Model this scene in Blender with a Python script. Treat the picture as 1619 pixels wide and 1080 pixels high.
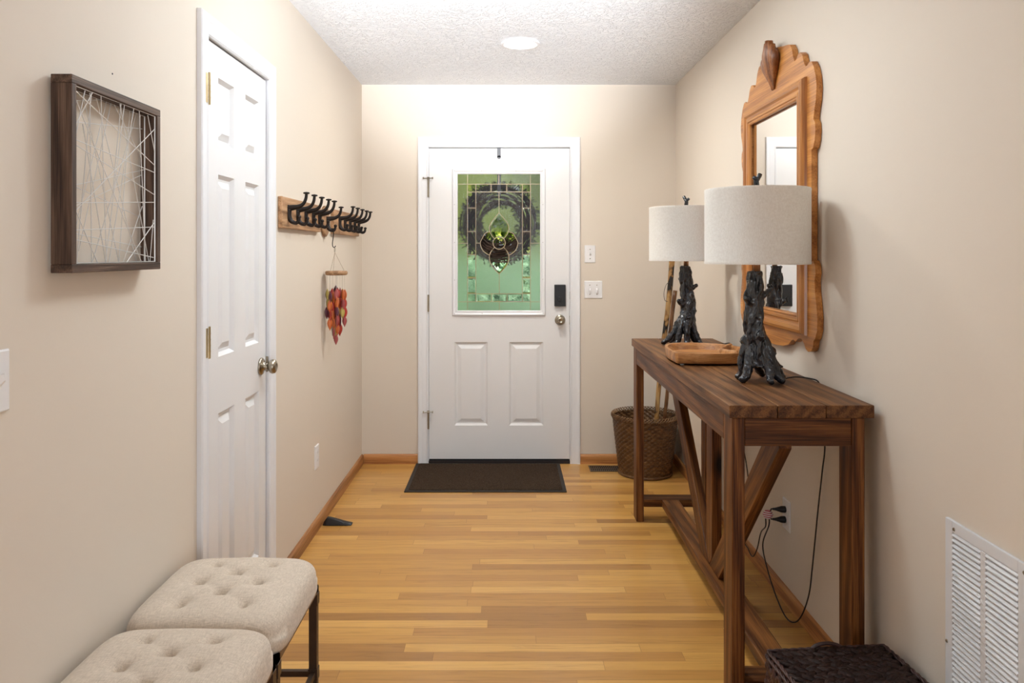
import bpy, bmesh, math, random
from mathutils import Vector, Matrix, noise, geometry
random.seed(7)
S = bpy.context.scene
for o in list(bpy.data.objects): bpy.data.objects.remove(o, do_unlink=True)
COL = S.collection
PI = math.pi
# ------------------------------------------------------------------ camera
F = 1210.0; VX, VY = 801.0, 400.0; HC = 1.3715
cam = bpy.data.cameras.new('camera'); co = bpy.data.objects.new('camera', cam); COL.objects.link(co)
co.location = (0, 0, HC); co.rotation_euler = (PI/2, 0, 0)
cam.sensor_width = 36; cam.lens = F/1619*36
cam.shift_x = (809.5-VX)/1619; cam.shift_y = -(540-VY)/1619
cam.clip_start = 0.05; S.camera = co
# ------------------------------------------------------------------ world, sun, exposure
w = bpy.data.worlds.new('world'); S.world = w; w.use_nodes = True
bg = w.node_tree.nodes['Background']; bg.inputs[0].default_value = (0.80, 0.90, 1.0, 1); bg.inputs[1].default_value = 0.35
sun = bpy.data.lights.new('sun', 'SUN'); sun.energy = 5.0; sun.angle = 0.02; sun.color = (1, .95, .85)
so = bpy.data.objects.new('sun', sun); COL.objects.link(so)
so.rotation_euler = Vector((-.55, .35, -.75)).to_track_quat('-Z', 'Y').to_euler()
CEIL_FILL = 1300.0
SPREAD = 34
REAR_FILL_L = 48.0
ZC0 = 2.62
DOME_L = 44.0
CAN_L = 270.0
S.view_settings.view_transform = 'Standard'; S.view_settings.look = 'None'
S.view_settings.exposure = 0.24; S.view_settings.gamma = 1.0
S.view_settings.use_curve_mapping = False
# added fill from behind the camera, like daylight from an unseen window
if REAR_FILL_L:
    al = bpy.data.lights.new('rear_fill', 'AREA'); al.shape = 'RECTANGLE'; al.size = 1.5; al.size_y = 1.6; al.energy = REAR_FILL_L; al.color = (.92,.96,1)
    ao = bpy.data.objects.new('rear_fill', al); COL.objects.link(ao); ao.location = (1.50, -2.4, 1.25); ao.rotation_euler = (PI/2, 0, math.radians(22))
# added fill spot beside the camera, aimed up to brighten the ceiling
if CEIL_FILL:
    al = bpy.data.lights.new('ceiling_fill_spot', 'SPOT'); al.energy = CEIL_FILL; al.color = (.90,.95,1); al.spot_size = math.radians(SPREAD); al.spot_blend = .8; al.shadow_soft_size = .08
    ao = bpy.data.objects.new('ceiling_fill_spot', al); COL.objects.link(ao); ao.location = (0, -.25, 1.25)
    ao.rotation_euler = (Vector((-.12, 3.2, ZC0))-ao.location).to_track_quat('-Z', 'Y').to_euler()
# ------------------------------------------------------------------ room numbers
XL, XR, YB, ZC = -0.943, 1.100, 4.983, 2.467

# ------------------------------------------------------------------ helpers
WM = {}
def wm(o): return WM.get(o.name, Matrix.Identity(4))
def place(o, M, parent=None):
    COL.objects.link(o)
    if parent:
        o.parent = parent; o.matrix_basis = wm(parent).inverted() @ M
    else: o.matrix_basis = M
    WM[o.name] = M
def T(x, y, z): return Matrix.Translation((x, y, z))
def thing(name, label, cat, loc=(0,0,0), rz=0, group=None):
    o = bpy.data.objects.new(name, None); o.empty_display_size = .1
    place(o, T(*loc) @ Matrix.Rotation(rz, 4, 'Z'))
    return tag(o, label, cat, group)
def tag(o, label, cat, group=None, kind=None):
    if label: o['label'] = label
    if cat: o['category'] = cat
    if group: o['group'] = group
    if kind: o['kind'] = kind
    return o
def mk(name, bm, mat, parent=None, M=None, world=True, smooth=False, bevel=0, label=None, seg=2):
    """link a bmesh as one object; verts given in world space unless world=False"""
    me = bpy.data.meshes.new(name)
    if world:
        if M is None:
            if parent: M = wm(parent)
            else:
                xs = [v.co for v in bm.verts]
                lo = [min(c[i] for c in xs) for i in range(3)]; hi = [max(c[i] for c in xs) for i in range(3)]
                M = T((lo[0]+hi[0])/2, (lo[1]+hi[1])/2, lo[2])
        bm.transform(M.inverted())
    elif M is None: M = wm(parent) if parent else Matrix.Identity(4)
    bmesh.ops.recalc_face_normals(bm, faces=bm.faces[:])
    bm.to_mesh(me); bm.free()
    if mat: me.materials.append(mat)
    o = bpy.data.objects.new(name, me); place(o, M, parent)
    if smooth: me.shade_smooth()
    if bevel:
        b = o.modifiers.new('bevel', 'BEVEL'); b.width = bevel; b.segments = seg; b.limit_method = 'ANGLE'; b.angle_limit = math.radians(40)
        b.harden_normals = False
    if label: o['label'] = label
    return o
def struct(name, bm, mat, **k):
    o = mk(name, bm, mat, **k); o['kind'] = 'structure'; return o
def copy_tree(o, M, parent=None):
    c = o.copy(); place(c, M, parent)
    inv = wm(o).inverted()
    for ch in list(o.children): copy_tree(ch, M @ inv @ wm(ch), c)
    return c
def B(): return bmesh.new()
def box(bm, lo, hi, M=None):
    vs = [bm.verts.new((x, y, z)) for z in (lo[2], hi[2]) for y in (lo[1], hi[1]) for x in (lo[0], hi[0])]
    for f in ((0,2,3,1),(4,5,7,6),(0,1,5,4),(2,6,7,3),(0,4,6,2),(1,3,7,5)): bm.faces.new([vs[i] for i in f])
    if M: bmesh.ops.transform(bm, matrix=M, verts=vs)
    return vs
def boxb(*a):
    b = B()
    for i in range(0, len(a), 2): box(b, a[i], a[i+1])
    return b
def grid_surf(bm, P, closeu=False, closev=False):
    n = len(P); m = len(P[0])
    V = [[bm.verts.new(p) for p in r] for r in P]
    for i in range(n if closeu else n-1):
        for j in range(m if closev else m-1):
            try: bm.faces.new((V[i][j], V[(i+1) % n][j], V[(i+1) % n][(j+1) % m], V[i][(j+1) % m]))
            except ValueError: pass
    return V
def tube(bm, pts, r, n=8, cap=True, closed=False, flat=1.0):
    pts = [Vector(p) for p in pts]; N = len(pts)
    rs = r if isinstance(r, (list, tuple)) else [r]*N
    rings = []; up = None
    for i, p in enumerate(pts):
        if closed: t = pts[(i+1) % N]-pts[i-1]
        else: t = pts[min(i+1, N-1)]-pts[max(i-1, 0)]
        if t.length < 1e-9: t = Vector((0,0,1))
        t.normalize()
        if up is None:
            up = Vector((0,0,1)) if abs(t.z) < .9 else Vector((1,0,0))
        a = up - t*up.dot(t)
        if a.length < 1e-6: a = Vector((1,0,0)) - t*t.x
        a.normalize(); b = t.cross(a); up = a
        rings.append([p+(a*math.cos(2*PI*k/n)*flat+b*math.sin(2*PI*k/n))*rs[i] for k in range(n)])
    V = grid_surf(bm, rings, closeu=closed, closev=True)
    if cap and not closed:
        bm.faces.new(V[0][::-1]); bm.faces.new(V[-1])
    return V
def spline(pts, k=6, closed=False):
    pts = [Vector(p) for p in pts]; n = len(pts); out = []
    for i in range(n if closed else n-1):
        if closed: p0, p1, p2, p3 = pts[i-1], pts[i], pts[(i+1) % n], pts[(i+2) % n]
        else: p0, p1, p2, p3 = pts[max(i-1,0)], pts[i], pts[i+1], pts[min(i+2,n-1)]
        for j in range(k):
            t = j/k
            out.append(.5*((2*p1)+(p2-p0)*t+(2*p0-5*p1+4*p2-p3)*t*t+(3*p1-p0-3*p2+p3)*t**3))
    if not closed: out.append(pts[-1])
    return out
def lerp_list(vals, n):
    out = []
    for i in range(n):
        t = i/(n-1)*(len(vals)-1); a = int(min(t, len(vals)-2)); out.append(vals[a]+(vals[a+1]-vals[a])*(t-a))
    return out
def lathe(bm, prof, n=32, M=None, cap=True):
    """prof list of (r,z) about local Z"""
    P = [[(r*math.cos(2*PI*k/n), r*math.sin(2*PI*k/n), z) for k in range(n)] for r, z in prof]
    V = grid_surf(bm, P, closev=True)
    if cap:
        if prof[0][0] > 1e-5: bm.faces.new(V[0][::-1])
        if prof[-1][0] > 1e-5: bm.faces.new(V[-1])
    if M: bmesh.ops.transform(bm, matrix=M, verts=[v for r in V for v in r])
    return V
def ellipsoid(bm, c, r, M=None, u=8, v=6):
    P = []
    for i in range(v+1):
        a = PI*i/v
        P.append([Vector((r[0]*math.sin(a)*math.cos(2*PI*k/u), r[1]*math.sin(a)*math.sin(2*PI*k/u), r[2]*math.cos(a))) for k in range(u)])
    if M: P = [[M @ p for p in row] for row in P]
    P = [[p+Vector(c) for p in row] for row in P]
    grid_surf(bm, P, closev=True)
def prism(bm, outline, lo, hi, fn):
    """outline list of 2D; fn(u,v,w)->world point ; extruded from w=lo to hi"""
    A = [bm.verts.new(fn(u, v, lo)) for u, v in outline]; Bv = [bm.verts.new(fn(u, v, hi)) for u, v in outline]
    n = len(outline)
    tri = geometry.tessellate_polygon([[Vector((u, v, 0)) for u, v in outline]])
    for t in tri:
        try: bm.faces.new([A[i] for i in t])
        except ValueError: pass
        try: bm.faces.new([Bv[i] for i in reversed(t)])
        except ValueError: pass
    for i in range(n): bm.faces.new((A[i], A[(i+1) % n], Bv[(i+1) % n], Bv[i]))
RX = Matrix.Rotation(PI/2, 4, 'X')     # local z -> -y
def toward(d):  # matrix taking local Z to d
    return Vector(d).to_track_quat('Z', 'Y').to_matrix().to_4x4()

# ------------------------------------------------------------------ materials
class NT:
    def __init__(s, name):
        s.m = bpy.data.materials.new(name); s.m.use_nodes = True; s.t = s.m.node_tree
        s.b = s.t.nodes['Principled BSDF']; s.out = s.t.nodes['Material Output']
    def n(s, ty, **k):
        nd = s.t.nodes.new(ty)
        for a, v in k.items():
            if a.startswith('_'): nd.inputs[a[1:].replace('_', ' ')].default_value = v
            else: setattr(nd, a, v)
        return nd
    def l(s, a, b): s.t.links.new(a, b)
    def math(s, op, a, b=None, c=None):
        nd = s.n('ShaderNodeMath', operation=op)
        for i, x in enumerate((a, b, c)):
            if x is None: continue
            if isinstance(x, (int, float)): nd.inputs[i].default_value = x
            else: s.l(x, nd.inputs[i])
        return nd.outputs[0]
    def ramp(s, fac, stops):
        r = s.n('ShaderNodeValToRGB'); e = r.color_ramp.elements
        while len(e) < len(stops): e.new(0.5)
        for i, (p, c) in enumerate(stops): e[i].position = p; e[i].color = (*c, 1)
        s.l(fac, r.inputs[0]); return r.outputs[0]
    def mix(s, fac, a, b, blend='MIX'):
        nd = s.n('ShaderNodeMix', data_type='RGBA', blend_type=blend)
        for i, x in ((0, fac), (6, a), (7, b)):
            if isinstance(x, (int, float)): nd.inputs[i].default_value = x
            elif isinstance(x, tuple): nd.inputs[i].default_value = (*x[:3], 1)
            else: s.l(x, nd.inputs[i])
        return nd.outputs[2]
    def bump(s, h, strength=.2, dist=.002):
        nd = s.n('ShaderNodeBump'); nd.inputs['Strength'].default_value = strength; nd.inputs['Distance'].default_value = dist
        s.l(h, nd.inputs['Height']); s.l(nd.outputs[0], s.b.inputs['Normal'])
    def co(s, scale=(1,1,1), rand=0, which='Object'):
        tc = s.n('ShaderNodeTexCoord'); mp = s.n('ShaderNodeMapping'); mp.inputs['Scale'].default_value = scale
        s.l(tc.outputs[which], mp.inputs[0])
        if rand:
            oi = s.n('ShaderNodeObjectInfo'); v = s.n('ShaderNodeVectorMath', operation='SCALE'); cb = s.n('ShaderNodeCombineXYZ')
            for i in range(3): s.l(s.math('MULTIPLY', oi.outputs['Random'], (37., 91., 53.)[i]*rand), cb.inputs[i])
            s.l(cb.outputs[0], mp.inputs['Location'])
        return mp.outputs[0]
    def noise(s, vec, scale, detail=3, rough=.5, dist=0):
        nd = s.n('ShaderNodeTexNoise'); nd.inputs['Scale'].default_value = scale; nd.inputs['Detail'].default_value = detail
        nd.inputs['Roughness'].default_value = rough; nd.inputs['Distortion'].default_value = dist
        s.l(vec, nd.inputs['Vector']); return nd.outputs[0]
    def base(s, c=None, rough=.5, metal=0, spec=.5):
        if c is not None:
            if isinstance(c, tuple): s.b.inputs['Base Color'].default_value = (*c, 1)
            else: s.l(c, s.b.inputs['Base Color'])
        s.b.inputs['Roughness'].default_value = rough; s.b.inputs['Metallic'].default_value = metal
        s.b.inputs['Specular IOR Level'].default_value = spec
def plain(name, c, rough=.5, metal=0, spec=.5, bump=0, bscale=200, bd=.001, var=0):
    m = NT(name); v = m.co()
    if var:
        nz = m.noise(v, 14, 4); k = 1-var
        m.base(m.ramp(nz, [(.3, tuple(x*k for x in c)), (.7, tuple(min(1, x*(1+var)) for x in c))]), rough, metal, spec)
    else: m.base(c, rough, metal, spec)
    if bump: m.bump(m.noise(v, bscale, 3), bump, bd)
    return m.m
def wood(name, dark, mid, light, axis=0, rough=.45, gs=1.0, bump=.25, knots=0, spec=.4, coat=0, rand=1):
    m = NT(name)
    sc = [9*gs]*3; sc[axis] = .55*gs
    v = m.co(tuple(sc), rand)
    sc2 = [60*gs]*3; sc2[axis] = 1.6*gs
    v2 = m.co(tuple(sc2), rand)
    n1 = m.noise(v, 1.6, 4, .55, 1.2); n2 = m.noise(v2, 2.5, 4, .6, .3)
    wv = m.n('ShaderNodeTexWave', wave_type='BANDS', bands_direction='DIAGONAL'); wv.inputs['Scale'].default_value = 1.3
    wv.inputs['Distortion'].default_value = 6; wv.inputs['Detail'].default_value = 3; wv.inputs['Detail Scale'].default_value = 1.2
    m.l(v, wv.inputs['Vector'])
    sc3 = [210*gs]*3; sc3[axis] = 3.5*gs
    n3 = m.noise(m.co(tuple(sc3), rand), 1.8, 3, .65, .2)
    a = m.math('MULTIPLY_ADD', n1, .28, m.math('MULTIPLY', wv.outputs[1], .12))
    f = m.math('MULTIPLY_ADD', n3, .42, m.math('MULTIPLY_ADD', n2, .36, a))
    c = m.ramp(f, [(.46, dark), (.585, mid), (.71, light)])
    oi = m.n('ShaderNodeObjectInfo')
    hs = m.n('ShaderNodeHueSaturation'); m.l(c, hs.inputs['Color'])
    m.l(m.math('MULTIPLY_ADD', oi.outputs['Random'], .3, .85), hs.inputs['Value']); c = hs.outputs[0]
    if knots:
        sk = [7.]*3; sk[axis] = 2.6
        vo = m.n('ShaderNodeTexVoronoi'); vo.inputs['Scale'].default_value = knots; m.l(m.co(tuple(sk), rand), vo.inputs['Vector'])
        kf = m.ramp(vo.outputs['Distance'], [(.09, (1,1,1)), (.21, (0,0,0))])
        c = m.mix(kf, c, tuple(x*.28 for x in dark))
    m.base(c, rough, 0, spec)
    if coat: m.b.inputs['Coat Weight'].default_value = coat; m.b.inputs['Coat Roughness'].default_value = .12
    m.bump(f, bump, .002)
    return m.m
WALL = plain('wall_paint', (.70, .618, .530), .75, bump=.10, bscale=160, bd=.0015)
TRIM = plain('white_trim_paint', (.78, .78, .81), .35, bump=.03, bscale=60)
# door paint with embossed grain
dm = NT('door_paint'); dm.base((.77, .76, .77), .38); dm.bump(dm.noise(dm.co((60, 60, 2.2)), 2.2, 4, .6, .5), .12, .0008); DOORP = dm.m
cm = NT('ceiling_texture'); v = cm.co((1, 1, 1))
vo = cm.n('ShaderNodeTexVoronoi', feature='SMOOTH_F1'); vo.inputs['Scale'].default_value = 26; cm.l(cm.co((1, 1.0, 1)), vo.inputs['Vector'])
nz = cm.noise(v, 30, 4, .6, 1.5); nz2 = cm.noise(v, 75, 3, .6, .6)
rr = cm.ramp(nz, [(.46, (0,0,0)), (.56, (1,1,1))])
h = cm.math('ADD', cm.math('MULTIPLY', rr, .7), cm.math('MULTIPLY', nz2, .5))
cm.base((.86, .87, .90), .9); cm.bump(h, .8, .009); CEIL = cm.m
# oak strip floor
fm = NT('oak_strip_floor'); tc = fm.n('ShaderNodeTexCoord'); sp = fm.n('ShaderNodeSeparateXYZ'); fm.l(tc.outputs['Object'], sp.inputs[0])
PX, PY = sp.outputs[0], sp.outputs[1]; BW = .05715
yr = fm.math('DIVIDE', PY, BW); row = fm.math('FLOOR', yr); fy = fm.math('FRACT', yr)
def wn(x, y=None):
    cb = fm.n('ShaderNodeCombineXYZ'); fm.l(x, cb.inputs[0])
    if y is not None: fm.l(y, cb.inputs[1])
    nd = fm.n('ShaderNodeTexWhiteNoise', noise_dimensions='3D'); fm.l(cb.outputs[0], nd.inputs['Vector']); return nd
r1 = wn(row); r2 = wn(fm.math('ADD', row, 117.3))
L = fm.math('MULTIPLY_ADD', r2.outputs[0], .8, .55)
xr = fm.math('DIVIDE', fm.math('MULTIPLY_ADD', r1.outputs[0], 3.1, PX), L); ix = fm.math('FLOOR', xr); fx = fm.math('FRACT', xr)
pid = wn(row, ix)
ex = fm.math('MULTIPLY', fm.math('MINIMUM', fx, fm.math('SUBTRACT', 1, fx)), L)
ey = fm.math('MULTIPLY', fm.math('MINIMUM', fy, fm.math('SUBTRACT', 1, fy)), BW)
edge = fm.math('MINIMUM', ex, ey)
seam = fm.ramp(fm.math('MULTIPLY', edge, 200), [(.04, (1,1,1)), (.26, (0,0,0))])
cb = fm.n('ShaderNodeCombineXYZ'); fm.l(fm.math('MULTIPLY_ADD', pid.outputs[0], 41, PX), cb.inputs[0]); fm.l(fm.math('MULTIPLY', PY, 14), cb.inputs[1]); fm.l(fm.math('MULTIPLY', pid.outputs[0], 19), cb.inputs[2])
g1 = fm.noise(cb.outputs[0], 2.6, 5, .6, 1.6)
cb2 = fm.n('ShaderNodeCombineXYZ'); fm.l(fm.math('MULTIPLY_ADD', pid.outputs[0], 71, PX), cb2.inputs[0]); fm.l(fm.math('MULTIPLY', PY, 45), cb2.inputs[1])
g2 = fm.noise(cb2.outputs[0], 5, 4, .6, .4)
gf = fm.math('ADD', fm.math('MULTIPLY', g1, .6), fm.math('MULTIPLY', g2, .4))
pc = fm.ramp(pid.outputs[0], [(0., (.37, .175, .048)), (.08, (.48, .235, .062)), (.40, (.57, .298, .078)), (.75, (.625, .335, .088)), (1., (.69, .39, .120))])
gc = fm.ramp(gf, [(.32, (.60, .52, .42)), (.46, (.90, .885, .84)), (.62, (1.0, .985, .93))])
c = fm.mix(1., pc, gc, 'MULTIPLY'); c = fm.mix(fm.math('MULTIPLY', seam, .62), c, (.16, .06, .02))
fm.base(c, .30, 0, .45); fm.b.inputs['Coat Weight'].default_value = .15; fm.b.inputs['Coat Roughness'].default_value = .15
fm.bump(fm.math('SUBTRACT', fm.math('MULTIPLY', gf, .12), seam), .12, .001); FLOOR = fm.m

BASEW = wood('stained_oak_trim', (.22,.085,.028), (.40,.17,.055), (.52,.25,.09), axis=1, gs=.8, bump=.05, rough=.4, rand=0)
BASEX = wood('stained_oak_trim_cross', (.26,.10,.03), (.45,.19,.06), (.55,.26,.09), axis=0, gs=.8, bump=.05, rough=.4, rand=0)
TBL = wood('walnut_stained_pine', (.036,.010,.002), (.112,.036,.008), (.23,.088,.022), axis=0, gs=1.15, rough=.45, bump=.4, knots=1.0, spec=.25)
TOPW = wood('walnut_stained_top', (.038,.013,.004), (.118,.046,.014), (.215,.095,.032), axis=0, gs=1.0, rough=.46, bump=.35, knots=.8, spec=.25)
PINE = wood('honey_pine', (.30,.105,.022), (.47,.185,.042), (.60,.27,.075), axis=1, gs=.7, rough=.32, bump=.05, knots=.9, rand=0)
PINEV = wood('honey_pine_upright', (.28,.095,.020), (.45,.170,.038), (.58,.25,.068), axis=2, gs=.7, rough=.28, bump=.05, coat=.3, rand=0)
CARVE = wood('carved_dark_pine', (.12,.035,.010), (.26,.085,.022), (.42,.16,.045), axis=2, gs=1, rough=.35, bump=.1, rand=0)
ACAC = wood('acacia_bowl_wood', (.20,.075,.022), (.38,.165,.052), (.52,.25,.09), axis=0, gs=.9, rough=.4, bump=.1, rand=0)
RUST = wood('weathered_frame_wood', (.030,.016,.011), (.085,.048,.032), (.17,.105,.072), axis=0, gs=1.3, rough=.6, bump=.4)
RACKW = wood('rustic_rack_board', (.17,.085,.040), (.36,.20,.10), (.50,.30,.17), axis=1, gs=1.2, rough=.6, bump=.3, knots=1)
IRON = plain('dark_cast_iron', (.022,.017,.016), .42, .6, var=.3, bump=.2, bscale=60)
BLACKP = plain('black_plastic', (.010,.010,.012), .38)
CORDM = plain('brown_black_cord', (.012,.008,.008), .45)
NICK = plain('antique_nickel', (.34,.30,.24), .28, 1, var=.2)
BRASS = plain('aged_brass', (.62,.50,.28), .3, 1, var=.25)
CAMEM = plain('brass_came', (.60,.46,.30), .35, .9)
STEELW = plain('silver_wire', (.72,.71,.70), .35, .4)
WHITEP = plain('white_plastic', (.80,.79,.80), .35)
SLOT = plain('dark_slot', (.02,.02,.02), .6)
BRONZE = plain('dark_bronze_leg', (.075,.048,.034), .4, .7, var=.15)
MATM = NT('coir_mat'); nzz = MATM.noise(MATM.co((1,1,1)), 220, 3, .7); wvv = MATM.n('ShaderNodeTexWave'); wvv.inputs['Scale'].default_value = 70; MATM.l(MATM.co(), wvv.inputs['Vector'])
MATM.base(MATM.ramp(nzz, [(.35,(.026,.016,.010)), (.60,(.075,.048,.031)), (.78,(.22,.16,.11))]), .95, 0, .1)
MATM.bump(MATM.math('ADD', nzz, wvv.outputs[1]), .6, .004); MATM = MATM.m
RUBBER = plain('mat_rubber_edge', (.022,.016,.013), .7)
# linen
def linen(name, a, b, scale=900, bd=.0008, sheen=.2):
    m = NT(name); v = m.co((1,1,1))
    n1 = m.noise(m.co((scale, scale*.12, scale*.3)), 1, 3, .7); n2 = m.noise(m.co((scale*.12, scale, scale*.3)), 1, 3, .7)
    f = m.math('MULTIPLY', m.math('ADD', n1, n2), .5)
    m.base(m.ramp(f, [(.36, a), (.62, b)]), .9, 0, .15); m.bump(f, .5, bd); m.b.inputs['Sheen Weight'].default_value = sheen
    return m
LINEN = linen('beige_linen', (.47,.385,.305), (.69,.59,.485), 500).m
sh = linen('linen_shade', (.72,.68,.63), (.86,.84,.80), 420, .0005)
tr = sh.n('ShaderNodeBsdfTranslucent'); tr.inputs[0].default_value = (.75, .66, .56, 1)
mx = sh.n('ShaderNodeMixShader'); mx.inputs[0].default_value = .22
sh.l(sh.b.outputs[0], mx.inputs[1]); sh.l(tr.outputs[0], mx.inputs[2]); sh.l(mx.outputs[0], sh.out.inputs[0]); SHADE = sh.m
TRUNK = plain('black_resin_bark', (.016,.018,.024), .17, 0, .7, bump=.5, bscale=45, bd=.004, var=.4)
WICK = NT('brown_wicker'); WICK.base(WICK.ramp(WICK.noise(WICK.co((1,1,3)), 28, 4, .6), [(.3,(.045,.020,.008)), (.55,(.125,.058,.020)), (.8,(.26,.135,.055))]), .42, 0, .4)
WICK.bump(WICK.noise(WICK.co((1,1,6)), 120, 3), .4, .002); WICK = WICK.m
WICKR = plain('wicker_rim', (.20,.105,.045), .5, var=.4)
HYAC = NT('dark_hyacinth'); HYAC.base(HYAC.ramp(HYAC.noise(HYAC.co((1,1,1)), 90, 4, .6), [(.3,(.010,.005,.004)), (.55,(.024,.010,.008)), (.85,(.060,.027,.020))]), .42, 0, .4)
HYAC.b.inputs['Specular IOR Level'].default_value = .2; HYAC.bump(HYAC.noise(HYAC.co((1,4,1)), 200, 3), .6, .003); HYAC = HYAC.m
HYACR = plain('dark_red_cord_weave', (.045,.016,.013), .45, var=.5, bump=.4, bscale=250, bd=.002)
MIRG = plain('mirror_glass', (.86,.87,.87), .01, 1)
VENTM = plain('white_enamel', (.70,.71,.74), .4)
VDARK = plain('duct_dark', (.015,.012,.010), .9)
BRNM = plain('brown_register', (.12,.085,.06), .45, .5)
GRAYM = plain('grey_hanger_metal', (.10,.10,.11), .45, .4)
def emit(name, c, s):
    m = NT(name); m.base(c, .4); m.b.inputs['Emission Color'].default_value = (*c, 1); m.b.inputs['Emission Strength'].default_value = s; return m.m
def glass(name, c, rough, bump=0, bs=60, bd=.003):
    m = NT(name); m.base(c, rough); m.b.inputs['Transmission Weight'].default_value = 1; m.b.inputs['IOR'].default_value = 1.45
    if bump: m.bump(m.noise(m.co(), bs, 3, .6, 1), bump, bd)
    return m.m
GTEX = glass('hammered_glass', (.95,.98,.96), .03, .35, 150, .002)
GCLR = glass('bevelled_clear_glass', (.97,.98,.98), .0, .12, 30, .004)

# ------------------------------------------------------------------ room shell
YF = -0.6
struct('floor', boxb((XL-.1, -2.5, -.05), (XR+.1, YB+.12, 0)), FLOOR, M=T(0,0,0))
struct('ceiling', boxb((XL-.1, YF, ZC), (XR+.1, YB+.12, ZC+.1)), CEIL, M=T(0,0,0))
struct('wall_right', boxb((XR, YF, 0), (XR+.1, YB+.12, ZC)), WALL, M=T(0,0,0))
# left wall with closet opening
CY0, CY1, CZ = 2.385, 3.020, 2.058
struct('wall_left', boxb((XL-.1, YF, 0), (XL, CY0, ZC), (XL-.1, CY1, 0), (XL, YB+.12, ZC), (XL-.1, CY0, CZ), (XL, CY1, ZC)), WALL, M=T(0,0,0))
DX0, DX1, DZ = -.5116, .417, 2.062
struct('wall_back', boxb((XL, YB, 0), (DX0, YB+.12, ZC), (DX1, YB, 0), (XR, YB+.12, ZC), (DX0, YB, DZ), (DX1, YB+.12, ZC)), WALL, M=T(0,0,0))
# baseboards with rounded top
def baseb(name, p0, p1, nrm, mat):
    b = B(); prof = [(0,0),(.013,0),(.013,.045),(.011,.054),(.006,.061),(0,.063)]
    P = [[Vector(p)+Vector(nrm)*d+Vector((0,0,z)) for d, z in prof] for p in (p0, p1)]
    V = grid_surf(b, P, closev=True); b.faces.new(V[0]); b.faces.new(V[1][::-1])
    return struct(name, b, mat)
baseb('baseboard_left', (XL, 3.087, 0), (XL, YB, 0), (1,0,0), BASEW)
baseb('baseboard_left_front', (XL, YF, 0), (XL, 2.32, 0), (1,0,0), BASEW).name = 'baseboard_left_near'
baseb('baseboard_right', (XR, YF, 0), (XR, YB, 0), (-1,0,0), BASEW)
baseb('baseboard_back_left', (XL+.013, YB, 0), (-.577, YB, 0), (0,-1,0), BASEX)
baseb('baseboard_back_right', (.479, YB, 0), (XR-.013, YB, 0), (0,-1,0), BASEX)
# casings
CPROF = [(0,0),(0,.009),(.006,.013),(.014,.010),(.022,.011),(.040,.013),(.052,.017),(.062,.0175),(.066,.014),(.066,0)]
def casing(name, u0, u1, zt, fn, mat=TRIM):
    b = B(); P = []
    for (uu, zz, du, dz) in ((u0, 0, -1, 0), (u0, zt, -1, 1), (u1, zt, 1, 1), (u1, 0, 1, 0)):
        P.append([fn(uu+du*o, zz+dz*o, h) for o, h in CPROF])
    V = grid_surf(b, P, closev=True); b.faces.new(V[0]); b.faces.new(V[-1][::-1])
    return struct(name, b, mat)
backf = lambda u, z, h: Vector((u, YB-h, z))
leftf = lambda u, z, h: Vector((XL+h, u, z))
casing('trim_1', -.5105, .412, 2.059, backf)
casing('trim_2', 2.395, 3.011, 2.052, leftf)
# jambs
struct('trim_3', boxb((DX0, YB, 0), (DX0+.004, YB+.12, DZ), (DX1-.004, YB, 0), (DX1, YB+.12, DZ), (DX0, YB, DZ-.004), (DX1, YB+.12, DZ)), TRIM)
struct('trim_4', boxb((XL-.1, CY0, 0), (XL, CY0+.008, CZ), (XL-.1, CY1-.008, 0), (XL, CY1, CZ), (XL-.1, CY0, CZ-.004), (XL, CY1, CZ)), TRIM)
struct('trim_5', boxb((-.507, YB-.006, 0.0), (.412, YB+.12, .018)), plain('dark_threshold', (.03,.022,.02), .5, .3))

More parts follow.
